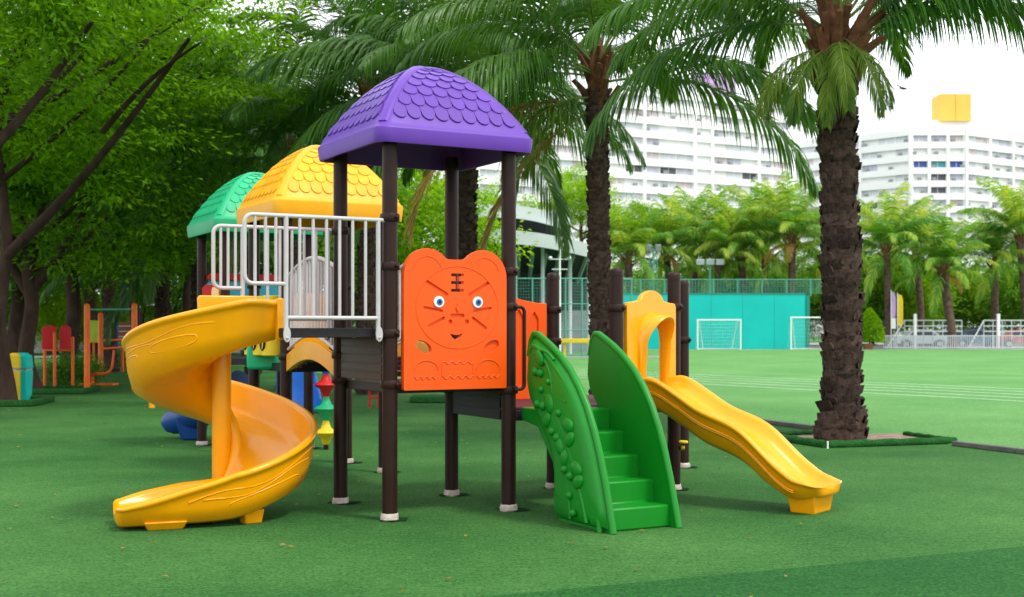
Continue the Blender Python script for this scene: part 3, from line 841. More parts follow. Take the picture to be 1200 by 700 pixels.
# small yellow hooks on the posts
for p, z in ((PE, .20), (PH, .42)):
    k = MB().tube(torus_pts(p + Vector((.075, -.02, z)), .035), .014, 7, closed=True); k.tube([p + Vector((.06, -.03, z - .05)), p + Vector((.09, -.03, z - .05))], .02, 8); k.build('post_hook', M['yellow_flat'], PS, 60)

# --- arched bridge to the yellow tower
def bridge(p, q, inward, par=PS):
    d = q - p; Lb = d.length; d.normalize()
    F = lambda s, z, t: p + d * s + Z * z + inward * t
    zb = lambda s: 1.10 + .13 * sin(pi * min(1, s / Lb))
    N = 16; lo = [(Lb * k / N, zb(Lb * k / N) - .09) for k in range(N + 1)]; hi_ = [(Lb * k / N, zb(Lb * k / N) + .07) for k in range(N, -1, -1)]
    bm = MB().plate(F, lo + hi_, [], -.02, .025).build('bridge_side', M['yellow'], par, 30, bevel=.006)
    MB().tube([F(Lb * k / N, zb(Lb * k / N) + .80, 0) for k in range(N + 1)], .018, 10).build('hand_rail', M['white_metal'], bm, 60)
    MB().tube([F(Lb * k / N, zb(Lb * k / N) + .12, 0) for k in range(N + 1)], .014, 8).build('low_rail', M['white_metal'], bm, 60)
    for k in range(1, 17):
        s = Lb * k / 17; MB().tube([F(s, zb(s) + .12, 0), F(s, zb(s) + .80, 0)], .011, 7).build('baluster', M['white_metal'], bm, 60)
    return zb, F, Lb
Yf, Yr = L(-.5, -.5, 0, OY), L(.5, -.5, 0, OY)
bz_, F_, Lb_ = bridge(PB + V * .06, Yf - V * .06, U)
bridge(PD + V * .06, Yr - V * .06, -U)
for k in range(9):
    s = Lb_ * (k + .5) / 9; wd = .86; dv = (Yf - PB).normalized()
    Mr = Matrix.Rotation(math.atan2(dv.y, dv.x), 3, 'Z')
    c = F_(s, bz_(s) - .09, .5)
    MB().box(c, (Lb_ / 9 - .015, .90, .04), Mr).build('bridge_plank', M['deck'], PS, None)

# --- things on the yellow and green towers
def panel(p, d, n, w_, z0, z1, m, name, parent=PS, th=.03, holes=()):
    return MB().plate(frame_on(p, d, n), [(0, z0), (w_, z0), (w_, z1 - .04), (w_ - .04, z1), (.04, z1), (0, z1 - .04)], list(holes), 0, th).build(name, m, parent, 30, bevel=.005)
# noughts-and-crosses drums on the yellow tower's left side
tp = L(-.5, -.44, 0, OY); tn = -U; td = V
def drum(c_s, zc):
    F = frame_on(tp, td, tn)
    c0 = F(c_s, zc - .13, .05)
    dr = MB().lathe(c0, [(.10, 0), (.115, .01), (.115, .25), (.10, .26)], 14).build('game_drum', M['yellow_flat'], PS, 40)
    Fd = lambda s, z, t: F(c_s + s, zc + z, .05 + .112 + t)
    if (c_s * 100) % 2 < 1:
        ring_ = MB().tube([Fd(.055 * cos(2 * pi * k / 18), .07 * sin(2 * pi * k / 18), 0) for k in range(18)], .011, 6, closed=True)
        ring_.build('nought_mark', M['black'], dr, 60)
    else:
        MB().tube([Fd(-.05, -.06, 0), Fd(.05, .06, .0)], .011, 6).tube([Fd(-.05, .06, 0), Fd(.05, -.06, 0)], .011, 6).build('cross_mark', M['black'], dr, 60)
for i, s in enumerate((.16, .43, .72)):
    for j, z in enumerate((1.28, 1.60)): drum(s + .01 * ((i + j) % 2), z)
panel(L(-.44, -.5, 0, OY) - V * .02, U, -V, .35, 1.05, 1.75, M['yellow'], 'yellow_panel')
panel(L(-.52, -.40, 0, OG), V, -U, .30, 1.05, 1.9, M['yellow'], 'yellow_panel')
panel(Vector((AT(232, 358, 14.5).x, 14.75, 0)), Vector((1, 0, 0)), Vector((0, -1, 0)), .25, 1.69, 1.94, M['red'], 'red_panel', th=.05)
panel(L(-.45, .5, 0, OG), U, -V, .9, 1.15, 2.0, M['cyan'], 'cyan_panel')
panel(L(-.45, .47, 0, OG), U, -V, .9, 2.01, 2.09, M['red'], 'red_top_strip', th=.05)
panel(L(-.42, -.5, 0, OG) - V * .02, U, -V, .84, 1.3, 1.36, M['white_metal'], 'cross_rail')
# green bucket under the yellow tower's side
bk = AT(309, 418, 12.25)
MB().box(bk, (.30, .22, .25)).build('green_bin_seat', M['green_roof'], PS, 30, bevel=.03)
# navy tube slide leaving the green tower to the left
tb = [AT(285, 452, 15.2), AT(268, 462, 15.3), AT(250, 473, 15.5), AT(232, 484, 15.7), AT(216, 491, 15.9), AT(203, 494, 16.0), AT(195, 495, 16.0), AT(190, 495, 16.0)]
tbs = MB().tube(tb, [.21, .21, .205, .20, .19, .165, .125, .05], 18).build('tube_slide', M['navy'], PS, 60)
c = AT(226, 505, 15.8); MB().sweep([[Vector((c.x + x * .13, c.y + y * .12, 0)) for x, y in ((-1, -1), (1, -1), (1, 1), (-1, 1))], [Vector((c.x + x * .19, c.y + y * .18, .32)) for x, y in ((-1, -1), (1, -1), (1, 1), (-1, 1))]]).build('tube_foot', M['navy'], tbs, 30, bevel=.03)
# climbing spindle of coloured discs
sx, sy = AT(382, 500, 14.5).x, 14.5
for k, (zc, m) in enumerate(((1.02, 'blue'), (.76, 'red'), (.48, 'green_roof'), (.20, 'yellow_flat'))):
    MB().lathe((sx, sy, zc), [(.035, -.14), (.05, -.11), (.065, -.06), (.13, -.015), (.14, 0), (.13, .015), (.065, .05), (.045, .10), (.035, .14)], 16).build('spindle_disc', M[m], PS, 60)
MB().tube([(sx, sy, 0), (sx, sy, 1.3)], .03, 10).build('spindle_pole', M['brown'], PS, 60)

# ------------------------------------------------------------------ foliage builders
RNG = np.random.default_rng(3)
def leaves(name, C, D, ln, wd, m, tilt=.5):
    """C centres (n,3), D axis dirs (n,3)"""
    n = len(C)
    D = D / np.linalg.norm(D, axis=1, keepdims=True)
    N = np.tile(np.array([[0, 0, 1.0]]), (n, 1)) + RNG.normal(0, tilt, (n, 3))
    S = np.cross(D, N); S /= (np.linalg.norm(S, axis=1, keepdims=True) + 1e-9)
    l = (ln * RNG.uniform(.7, 1.25, (n, 1))); wv_ = wd * RNG.uniform(.7, 1.2, (n, 1))
    UPn = np.cross(S, D)
    Vv = np.empty((n, 4, 3)); Vv[:, 0] = C - D * l * .5; Vv[:, 1] = C + S * wv_ * .5 + UPn * wv_ * .18; Vv[:, 2] = C + D * l * .5; Vv[:, 3] = C - S * wv_ * .5 + UPn * wv_ * .18
    return np_mesh(name, Vv.reshape(-1, 3), np.arange(n * 4).reshape(n, 4), m)
def crown_mesh(name, rad, clumps, per, csize, ln, wd, m, hollow=.35, flat=.55, droop=.35, low=-1.0):
    rad = np.array(rad)
    P = RNG.normal(0, 1, (clumps, 3)); P /= np.linalg.norm(P, axis=1, keepdims=True)
    r = (hollow + (1 - hollow) * RNG.random((clumps, 1)) ** .6)
    P = P * r
    P[:, 2] = np.maximum(P[:, 2], low + .1 * RNG.random(clumps))
    lump = 1 + .18 * np.sin(P[:, :1] * 5 + 1) + .14 * np.sin(P[:, 1:2] * 6 + 2)
    P = P * rad * lump
    sz = csize * RNG.uniform(.6, 1.3, (clumps, 1, 1))
    Q = P[:, None, :] + RNG.normal(0, 1, (clumps, per, 3)) * np.array([1, 1, flat]) * sz
    d = Q - P[:, None, :]; d[:, :, 2] -= droop * csize; d += RNG.normal(0, .4 * csize, d.shape)
    return leaves(name, Q.reshape(-1, 3), d.reshape(-1, 3) + 1e-6, ln, wd, m)

def frond_mesh(name, Lr, e0, e1, lmax, m, nl=64, wd=.04, seed=0, hang=1.0, start=.14, segs=4, rr=.022, side0=0.0):
    """rachis along +X from origin, elevation e0 to e1 (deg); leaflets bend under gravity; one mesh with two materials"""
    rg = np.random.default_rng(seed)
    N = 24; pts = [np.zeros(3)]; az = 0
    curl = rg.uniform(-.25, .25) + side0
    for k in range(N):
        s = (k + .5) / N; a = R(e0 + (e1 - e0) * s ** 1.15); az = curl * s * s
        pts.append(pts[-1] + Lr / N * np.array([cos(a) * cos(az), cos(a) * sin(az), sin(a)]))
    pts = np.array(pts)
    mb = MB().tube([Vector(p) for p in pts], [rr * (1 - .85 * i / N) for i in range(N + 1)], 5)
    nr = len(mb.f)
    for i in range(nl):
        s = start + (1 - start) * (i + .5) / nl
        x = s * N; k = min(N - 1, int(x)); p = pts[k] + (pts[k + 1] - pts[k]) * (x - k)
        t = pts[k + 1] - pts[k]; t /= np.linalg.norm(t)
        sd_ = np.cross(t, [0, 0, 1]); sd_ /= np.linalg.norm(sd_) + 1e-9
        up = np.cross(sd_, t)
        ll = lmax * (math.sin(pi * min(1, (s * .93 + .08))) ** .55 * .85 + .15) * rg.uniform(.8, 1.1)
        if s > .9: ll *= 1 - (s - .9) * 4
        for sg in (1, -1):
            if rg.random() < .04: continue
            d = sd_ * sg * (1.0 - .45 * s) + t * (.45 + .6 * s) + up * (.35 + rg.uniform(-.15, .2))
            d /= np.linalg.norm(d); q = p.copy(); ww = wd * rg.uniform(.75, 1.2)
            L_ = []; Rr = []
            g = hang * rg.uniform(.75, 1.25)
            for j in range(segs + 1):
                f = j / segs; wj = ww * (1 - f ** 2) * .5 * (1 if j else .6) + .002
                nn = np.cross(d, [0, 0, 1]); nl_ = np.linalg.norm(nn)
                side = t if nl_ < .2 else t * .8 + nn * .2 * sg
                side = side - d * np.dot(side, d); side /= np.linalg.norm(side) + 1e-9
                L_.append(q - side * wj); Rr.append(q + side * wj)
                d = d + np.array([0, 0, -1]) * g * .75 / segs * (1 + f); d /= np.linalg.norm(d)
                q = q + d * ll / segs
            vs = []
            for a_, b_ in zip(L_, Rr): vs += [a_, b_]
            mb.add(vs, [(2 * j, 2 * j + 1, 2 * j + 3, 2 * j + 2) for j in range(segs)])
    me = bpy.data.meshes.new(name); me.from_pydata(mb.v, [], mb.f)
    me.materials.append(M['rachis']); me.materials.append(m)
    idx = np.ones(len(mb.f), np.int32); idx[:nr] = 0
    me.polygons.foreach_set('material_index', idx); me.update()
    return me

def frond_set(tag_, m, Lr, lmax, nl, wd, hang=1.0, segs=4, rr=.022):
    S = {}
    for kind, e0, e1 in (('up', 78, 20), ('high', 62, -25), ('mid', 42, -48), ('low', 15, -68), ('hang', -25, -84)):
        S[kind] = [frond_mesh(f'{tag_}_{kind}', Lr * q, e0, e1, lmax, m, nl, wd, seed=hash_(tag_ + kind) + i, hang=hang, segs=segs, rr=rr) for i, q in enumerate((1.0, .9))]
    return S
def hash_(s): return sum(ord(c) * (i + 3) for i, c in enumerate(s)) % 9973

SETS = {
    'near': frond_set('near', M['frond'], 4.1, .95, 84, .034, 2.2, 5),
    'dark': frond_set('dark', M['frond_dark'], 3.8, .75, 64, .05, 1.1, 3),
    'far': frond_set('far', M['frond_far'], 5.2, 1.2, 50, .08, 1.7, 3, .035),
}
HANGY = [frond_mesh('hang_yellow', 2.4, -5 - 12 * i, -84, .8, M['frond_yellow'], 56, .030, 50 + i, 2.4) for i in range(3)]
DRY = [frond_mesh('dry_frond', 3.6, 5, -88, .75, M['frond_dry'], 60, .026, 70, 1.3), frond_mesh('dry_frond', 3.0, -30, -89, .7, M['frond_dry'], 60, .035, 71, 1.3)]
DRYFAR = [frond_mesh('dry_frond', 3.4, 0, -70, .8, M['frond_dry'], 34, .09, 72, 1.2, segs=3, rr=.04)]

# leaf-base scale (one boot)
def boot_mesh(name, w_, h, o_):
    vs = [(0, -.02, 0), (-w_ * .55, -.02, h * .35), (w_ * .55, -.02, h * .35), (-w_ * .5, o_ * .75, h * .92), (w_ * .5, o_ * .75, h * .92), (0, o_, h), (-w_ * .42, -.03, h * .85), (w_ * .42, -.03, h * .85), (0, o_ * .55, h * .45)]
    fs = [(0, 8, 1), (0, 2, 8), (1, 8, 3), (2, 4, 8), (8, 5, 3), (8, 4, 5), (3, 5, 6), (5, 7, 6), (5, 4, 7), (1, 3, 6), (2, 7, 4)]
    return vs, fs
def palm(name, label, base, h, r, fset, plan, cat='palm tree', group=None, boots='joined', lean=(0, 0), bark='palm_bark', fs=1.0, seed=0, stubs=10, extra=(), flare=1.25):
    """plan: list of (kind, azimuth deg, z offset); extra: (mesh, az, z, scale)"""
    rg = random.Random(seed)
    t = thing(name, label, cat, base, 0, group)
    N = 14
    def ax(f): return Vector((lean[0] * f + .04 * sin(f * 3 + seed), lean[1] * f, h * f))
    def rad(f): return r * ((flare - (flare - 1) * min(1, f / .12)) if f < .12 else 1.0 - .06 * f + (.12 * max(0, (f - .85) / .15)))
    MB().tube([ax(k / N) for k in range(N + 1)], [rad(k / N) * .96 for k in range(N + 1)], 14).build('trunk', M[bark], t, 60, world=False)
    rows = int(h / (r * .5)); per = 7
    if boots:
        vs, fsx = boot_mesh('b', r * 1.12, r * .62, r * .15); joined = MB(); me = None
        if boots == 'single': me = MB().add(vs, fsx).mesh('leaf_base', M['palm_boot'], 50)
        for k in range(rows):
            f = k / rows
            for j in range(per):
                a = 2 * pi * (j + .5 * (k % 2)) / per + rg.uniform(-.25, .25) + k * .05
                rd = rad(f) * .97; c = ax(f) + Vector((cos(a) * rd, sin(a) * rd, rg.uniform(-.05, .05)))
                sc_ = rg.uniform(.75, 1.3); so = rg.uniform(.25, 1.25)
                if boots == 'single' and k >= 2 + 0:
                    put('leaf_base', me, t, c, (rg.uniform(-.15, .15), rg.uniform(-.12, .12), a - pi / 2), (sc_, so, sc_))
                else:
                    Mr = Matrix.Rotation(a - pi / 2, 3, 'Z')
                    joined.add([c + Mr @ Vector((x * sc_, y * so, z * sc_)) for x, y, z in vs], fsx)
        if joined.v: joined.build('leaf_base', M['palm_boot' if bark == 'palm_bark' else bark], t, 50, world=False, kind='stuff')
    top = ax(1)
    # crown shaft of cut petiole stubs
    if stubs:
        sb = MB().tube([Vector((0, -.03, 0)), Vector((.05, 0, .16)), Vector((.16, 0, .42)), Vector((.22, 0, .55))], [.075, .07, .05, .045], 6).mesh('petiole_stub', M['stub'], 50)
        for k in range(stubs):
            a = k * 2.4 + rg.uniform(-.3, .3); f = -.30 + .85 * k / stubs
            c = top + Vector((cos(a) * r * .75, sin(a) * r * .75, f))
            put('petiole_stub', sb, t, c, (rg.uniform(-.25, .25), rg.uniform(-.15, .45), a), (r / .22 * rg.uniform(.7, 1.25), r / .22, r / .22 * rg.uniform(.6, 1.15)))
        MB().tube([top + Vector((0, 0, -.1)), top + Vector((0, 0, .5)), top + Vector((0, 0, .95))], [r * 1.0, r * .85, r * .2], 12).build('crown_heart', M['stub'], t, 60, world=False)
    for kind, az, dz in plan:
        me = rg.choice(SETS[fset][kind]); s = fs * rg.uniform(.9, 1.08)
        c = top + Vector((cos(R(az)) * r * .5, sin(R(az)) * r * .5, .25 + dz))
        put('frond', me, t, c, (rg.uniform(-.12, .12), rg.uniform(-.06, .06), R(az)), (s, s, s))
    for me, az, dz, s in extra:
        c = top + Vector((cos(R(az)) * r * .7, sin(R(az)) * r * .7, dz))
        put('frond' if 'dry' not in me.name else 'dry_frond', me, t, c, (0, 0, R(az)), (s, s, s))
    return t
def auto_plan(seed, n=30, skip=()):
    rg = random.Random(seed); P = []
    for k in range(n):
        f = k / n; kind = 'up' if f < .14 else 'high' if f < .42 else 'mid' if f < .72 else 'low' if f < .93 else 'hang'
        P.append((kind, k * 137.5 + rg.uniform(-12, 12), .55 - .6 * f))
    return P

def far_plan(seed, n):
    rg = random.Random(seed * 7); P = []
    for k in range(n):
        f = k / n; kind = 'up' if f < .28 else 'high' if f < .62 else 'mid' if f < .84 else 'low' if f < .95 else 'hang'
        P.append((kind, k * 137.5 + rg.uniform(-25, 25), .7 - .8 * f + rg.uniform(-.2, .2)))
    return P
# --- near palms
B1 = G(983, 518)
plan1 = [('mid', 4, .42), ('high', -14, .45), ('high', 24, .5), ('mid', -22, .62), ('mid', 12, -.05), ('mid', -8, .20), ('mid', 2, .12), ('mid', -18, .0), ('mid', 178, .30), ('high', 165, .5), ('mid', 200, .5), ('high', 205, .5), ('low', 160, .35), ('high', -85, .6), ('high', -55, .6), ('high', -120, .6), ('mid', 95, .3), ('high', 70, .5), ('high', 110, .5), ('mid', 140, .3), ('high', 40, .5), ('mid', 60, .5), ('up', 40, .5), ('up', 160, .5), ('up', 280, .5), ('up', 330, .5)]
palm('palm_tree', 'tall thick palm with rough dark trunk standing by itself right of the yellow slide', B1, 4.6, .222, 'near', plan1, boots='single', seed=1, flare=1.45, stubs=26, group='big palms beside the play area',
     extra=[(HANGY[0], 205, .30, .62), (HANGY[1], -100, .40, .6), (HANGY[2], -72, .42, .58), (HANGY[2], 248, .35, .6), (HANGY[1], 190, .25, .5), (HANGY[2], 305, .4, .5), (HANGY[1], 225, .3, .62), (HANGY[2], 265, .25, .42)])
B2 = Vector((103 / FPX * 19.5, 19.5, 0))
plan2 = [('mid', -5, .2), ('low', -12, .1), ('low', 8, -.1), ('mid', 165, .2), ('low', 185, .05), ('mid', 205, .2), ('high', 0, .4), ('high', 180, .4), ('mid', -60, .2), ('mid', -100, .2), ('low', -140, .05), ('high', -120, .4), ('high', 90, .4), ('mid', 60, .2), ('mid', 120, .2), ('low', 150, 0), ('up', 30, .5), ('up', 150, .5), ('up', 270, .5), ('low', 225, 0), ('low', -30, 0), ('high', 30, .4), ('high', 215, .4)]
palm('palm_tree', 'tall palm behind the green steps with one dead brown frond hanging down', B2, 5.15, .165, 'near', plan2, boots='joined', seed=2, stubs=20, group='big palms beside the play area',
     extra=[(DRY[0], 200, -.2, 1.15), (DRY[1], 185, -.3, 1.1), (HANGY[0], 215, -.1, 1.0), (HANGY[1], 150, -.1, .9)])
B3 = Vector((-53 / FPX * 24, 24, 0))
palm('palm_tree', 'dark palm whose trunk shows behind the purple roof tower', B3, 5.6, .22, 'near', auto_plan(3, 32) + [('low', 0, 0), ('low', 180, 0), ('mid', 190, .1), ('mid', -10, .1)], seed=3, stubs=12, group='big palms beside the play area')
# --- palms behind the play frame, left half
for px, Y, h, sd_, lab in ((432, 27, 6.2, 4, 'dark palm with drooping crown behind the yellow roof'), (338, 29, 5.0, 5, 'dark palm with low blue-green fronds behind the green roof'), (232, 33, 4.6, 6, 'shaded palm trunk standing just left of the green roof'), (190, 36, 3.3, 7, 'short shaded palm with a bushy skirt of old stems among the trees'), (128, 41, 4.2, 8, 'thin shaded palm standing between the two orange posts'), (296, 39, 6.6, 9, 'tall shaded palm far behind the green roof')):
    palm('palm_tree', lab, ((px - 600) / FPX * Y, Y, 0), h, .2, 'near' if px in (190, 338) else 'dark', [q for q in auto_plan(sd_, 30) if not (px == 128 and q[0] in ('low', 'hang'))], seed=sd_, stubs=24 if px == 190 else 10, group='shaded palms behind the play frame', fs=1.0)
# --- far palms beyond the field
far = [(741, 96, 6.6, .95, 'leafy palm at the left end of the teal wall, beside the floodlight mast'), (790, 99, 7.4, 1.0, 'palm rising behind the left football goal'), (838, 97, 6.4, .95, 'palm behind the teal wall at the middle lamp'), (878, 98, 7.2, 1.05, 'tall palm behind the right half of the teal wall'),
       (927, 96, 8.0, 1.1, 'palm with brown lower fronds at the right end of the teal wall'), (1042, 93, 7.0, 1.0, 'palm leaning over the yellow banner beside the round shrubs'), (1117, 92.5, 5.6, .85, 'short palm with drooping crown standing in front of the railing'), (1166, 97, 6.4, .9, 'palm behind the railing near the right edge'), (1207, 95, 8.2, 1.05, 'palm at the far right edge with crown cut by the frame'), (815, 105, 8.4, 1.05, 'taller palm in the second row between the goal and the thin lamp post'), (903, 106, 8.9, 1.05, 'tallest palm in the second row at the right of the teal wall'), (1082, 104, 8.0, .95, 'palm in the second row between the banner and the short palm'), (984, 101, 7.4, .95, 'palm hidden mostly behind the near dark trunk')]
for i, (px, Y, h, s, lab) in enumerate(far):
    ex = [(DRYFAR[0], 210, .1, 1.0), (DRYFAR[0], 250, .1, .9)] if px == 927 else ([(DRYFAR[0], 280, -.1, .8)] if px in (1117, 790) else [])
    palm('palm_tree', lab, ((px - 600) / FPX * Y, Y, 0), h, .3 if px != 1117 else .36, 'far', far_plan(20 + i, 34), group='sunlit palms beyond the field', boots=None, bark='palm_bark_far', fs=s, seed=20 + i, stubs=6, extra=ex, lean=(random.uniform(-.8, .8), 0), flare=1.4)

# --- broadleaf trees, left
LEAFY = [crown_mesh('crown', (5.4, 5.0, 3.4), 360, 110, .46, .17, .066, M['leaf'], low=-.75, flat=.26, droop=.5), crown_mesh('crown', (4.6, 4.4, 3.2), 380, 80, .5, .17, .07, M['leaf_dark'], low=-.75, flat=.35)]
def limb(mb, p, q, r0, r1, bend, n=8):
    p, q = Vector(p), Vector(q); pts = [p.lerp(q, k / n) + Vector(bend) * sin(pi * k / n) for k in range(n + 1)]
    mb.tube(pts, [r0 + (r1 - r0) * k / n for k in range(n + 1)], 9)
def tree(label, base, h, r, crown, cz, cs, limbs, rz=0, seed=0, group=None, coff=(0, 0), bark='bark', name='broadleaf_tree'):
    rg = random.Random(seed); t = thing(name, label, 'tree', base, 0, group)
    mb = MB(); n = 10
    mb.tube([Vector((.08 * sin(k * .9 + seed), .06 * cos(k + seed), h * k / n)) for k in range(n + 1)], [r * (1.5 if k == 0 else 1.12 if k == 1 else 1 - .03 * k) for k in range(n + 1)], 14)
    mb.build('trunk', M[bark], t, 60, world=False)
    for l in limbs:
        b_ = MB(); limb(b_, l[0], l[1], l[2], l[3], l[4] if len(l) > 4 else (0, 0, 0)); b_.build('branch', M[bark], t, 60, world=False)
    put('crown', crown, t, (coff[0], coff[1], cz), (0, 0, rz), cs)
    return t
def auto_limbs(h, r, seed, n=6, Ln=3.2):
    rg = random.Random(seed); o = []
    for k in range(n):
        a = 2 * pi * k / n + rg.uniform(-.4, .4); z0 = h * rg.uniform(.7, 1); ll = Ln * rg.uniform(.7, 1.2)
        o.append(((0, 0, z0), (cos(a) * ll, sin(a) * ll, z0 + ll * rg.uniform(.5, 1.1)), r * .5, r * .12, (0, 0, -.25)))
    return o
T1 = G(4, 474)
def rel_to(base, px, py, dY=0): p = AT(px, py, base.y + dY); return p - base
l1 = [(rel_to(T1, 8, 300), rel_to(T1, 222, 45, -1.5), .115, .035, (0, 0, -.22)), (rel_to(T1, -30, 190), rel_to(T1, 62, -40, -.8), .12, .07), (rel_to(T1, 20, 150, .5), rel_to(T1, 118, -30, -.2), .08, .03, (0, 0, .1)),
      (rel_to(T1, 120, 155, -1), rel_to(T1, 235, 50, -2), .06, .02, (0, 0, .15)), (rel_to(T1, 2, 230), rel_to(T1, -40, -60), .12, .08), (rel_to(T1, 40, 130), rel_to(T1, 280, -20, 1), .07, .02)] + auto_limbs(4.6, .12, 5, 3)
tree('near leafy tree at the left edge with long bare boughs slanting up right', T1, 4.2, .135, LEAFY[0], 7.2, (1, .8, 1), l1, 0, 1, 'leafy trees on the left', (.1, 2.4))
T2 = G(34, 460)
tree('stout leafy tree beside the red boards with a dark forked trunk', T2, 3.2, .19, LEAFY[0], 6.0, (.95, 1, 1.1), [((0, 0, 2.2), (-1.2, 0, 4.2), .12, .06), ((0, 0, 2.2), (1.8, -.2, 5.0), .12, .05, (0, 0, -.2)), ((0, 0, 2.6), (.3, .6, 5.5), .12, .05)] + auto_limbs(3.4, .16, 8, 4), 2.1, 2, 'leafy trees on the left', (.8, .3))
for i, (px, Y, h, r, ci, cz, s, rz, lab) in enumerate((
        (84, 35, 4.0, .24, 1, 6.2, 1.2, .5, 'leafy tree with thick leaning trunk left of the tall orange post'),
        (-75, 19, 4.5, .25, 0, 7.4, .9, 3.9, 'leafy tree just outside the left edge spreading over the turf'),
        (107, 42, 4.0, .22, 1, 6.0, 1.1, 4.0, 'leafy tree directly behind the tall orange post'),
        (158, 45, 5.6, .2, 1, 8.4, 1.2, 1.2, 'leafy tree behind the right orange post'),
        (222, 43, 5.4, .2, 1, 8.2, 1.3, 2.6, 'shaded leafy tree far back, left of the green roof'),
        (20, 44, 4.0, .3, 1, 6.2, 1.2, 5.2, 'leafy tree far back behind the striped bins'),
        (290, 60, 4.2, .25, 1, 7.6, 1.2, 3.3, 'shaded leafy tree far behind the green roof'),
        (390, 58, 4.2, .25, 1, 7.2, 1.2, 4.4, 'shaded leafy tree far behind the yellow roof'))):
    b = Vector(((px - 600) / FPX * Y, Y, 0))
    tree(lab, b, h, r, LEAFY[ci], cz, (s, s, s), auto_limbs(h, r, i + 40, 6), rz, i + 3, 'leafy trees on the left')
# bright trees behind the middle
BR = crown_mesh('crown', (3.4, 3.2, 2.8), 260, 60, .5, .24, .12, M['leaf_bright'])
MD = crown_mesh('crown', (3.6, 3.2, 2.4), 240, 60, .5, .26, .13, M['leaf_mid'])
for i, (px, Y, cz, s, cm, lab) in enumerate(((492, 52, 5.2, 1.1, BR, 'bright yellow-green tree seen between the purple roof posts'), (588, 96, 9.2, 1.1, BR, 'bright tree rising left of the covered stand roof'), (682, 90, 11.0, .75, BR, 'bright slender tree behind the palm with the dead frond'), (455, 58, 3.6, 1.0, MD, 'green tree behind the yellow roof and railing'), (738, 98, 9.4, .75, BR, 'bright tree just right of the palm with the dead frond'))):
    b = Vector(((px - 600) / FPX * Y, Y, 0))
    tree(lab, b, cz - 1.2, .16, cm, cz, (s, s, s), auto_limbs(cz - 1.4, .16, i + 70, 5, 1.8), i * 1.3, i + 20, 'bright trees behind the play frame')
ROW_LABELS = ['bright leafy tree ' + q for q in ('behind the palm with the dead frond', 'over the left end of the teal wall', 'behind the green floodlight mast', 'behind the left football goal and wall top', 'behind the thin post with three flood lamps', 'behind the right half of the teal wall', 'behind the right end of the teal wall', 'just left of the near dark trunk, far back', 'hidden behind the near dark trunk, far back', 'behind the pair of clipped cone shrubs', 'behind the yellow banner', 'behind the left railing bay', 'behind the short palm in front of the railing', 'between the two railing bays', 'behind the right railing bay', 'at the right edge beyond the railing')]
BACK_LABELS = ['leafy tree at the back of the park ' + q for q in ('outside the left edge', 'cut by the left edge', 'behind the leftmost trunk', 'behind the stout tree by the red boards', 'behind the tall orange posts', 'behind the short bushy-skirted palm', 'left of the green roof', 'behind the green roof', 'behind the yellow roof', 'behind the purple roof, left side', 'behind the orange tiger panel', 'behind the right purple roof post', 'behind the thin white lamp post', 'behind the palm with the dead frond', 'right of the palm with the dead frond')]
# bushes beyond the railing and along the back
for i in range(16):
    px = 700 + i * 36 + random.uniform(-8, 8); Y = 112 + random.uniform(-3, 6); s = random.uniform(.9, 1.25)
    cm = (BR, MD, MD, BR, MD)[i % 5]; X = (px - 600) / FPX * Y
    tree(ROW_LABELS[i], (X, Y, 0), 2.2, .14, cm, 4.2 * s, (s * 1.1, s, s * 1.15), auto_limbs(2.2, .12, i, 4, 1.5), i * 2.1, i, 'row of leafy trees behind the railing')
for i in range(11):
    px = -90 + i * 52 + random.uniform(-10, 10); Y = 66 + random.uniform(-4, 8); s = random.uniform(.9, 1.3)
    X = (px - 600) / FPX * Y
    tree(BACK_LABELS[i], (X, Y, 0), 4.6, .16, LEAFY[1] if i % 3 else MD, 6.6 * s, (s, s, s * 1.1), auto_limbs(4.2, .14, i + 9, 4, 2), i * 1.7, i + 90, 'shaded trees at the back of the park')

# blue slide farther back
bt, bb = AT(344, 387, 24.5), AT(355, 387, 20.6); bt.z = 1.25; bb.z = .09
bst = thing('blue_slide', 'bright blue slide standing on the turf behind the yellow roof tower', 'slide', (bt.x, bt.y, 0))
rings = []; hd = (bb - bt); hd.z = 0; hd.normalize(); lf2 = Vector((-hd.y, hd.x, 0))
for k in range(25):
    t = k / 24; c = bt.lerp(bb, t); z = .09 + 1.16 * (1 - t) ** 1.25 + .02 * sin(t * 9)
    rings.append([Vector((c.x, c.y, 0)) + lf2 * x + Z * (z + q) for x, q in slide_profile(.30, .15, .15)])
MB().sweep(rings).build('chute', M['blue'], bst, 60)
for sg in (-.3, .3):
    MB().tube([bt + lf2 * sg - Z * 1.25, bt + lf2 * sg + Z * .75], .04, 8).build('leg', M['blue'], bst, 60)
for k in range(4): MB().tube([bt + lf2 * -.3 - Z * (1.0 - .3 * k), bt + lf2 * .3 - Z * (1.0 - .3 * k)], .022, 6).build('rung', M['blue'], bst, 60)
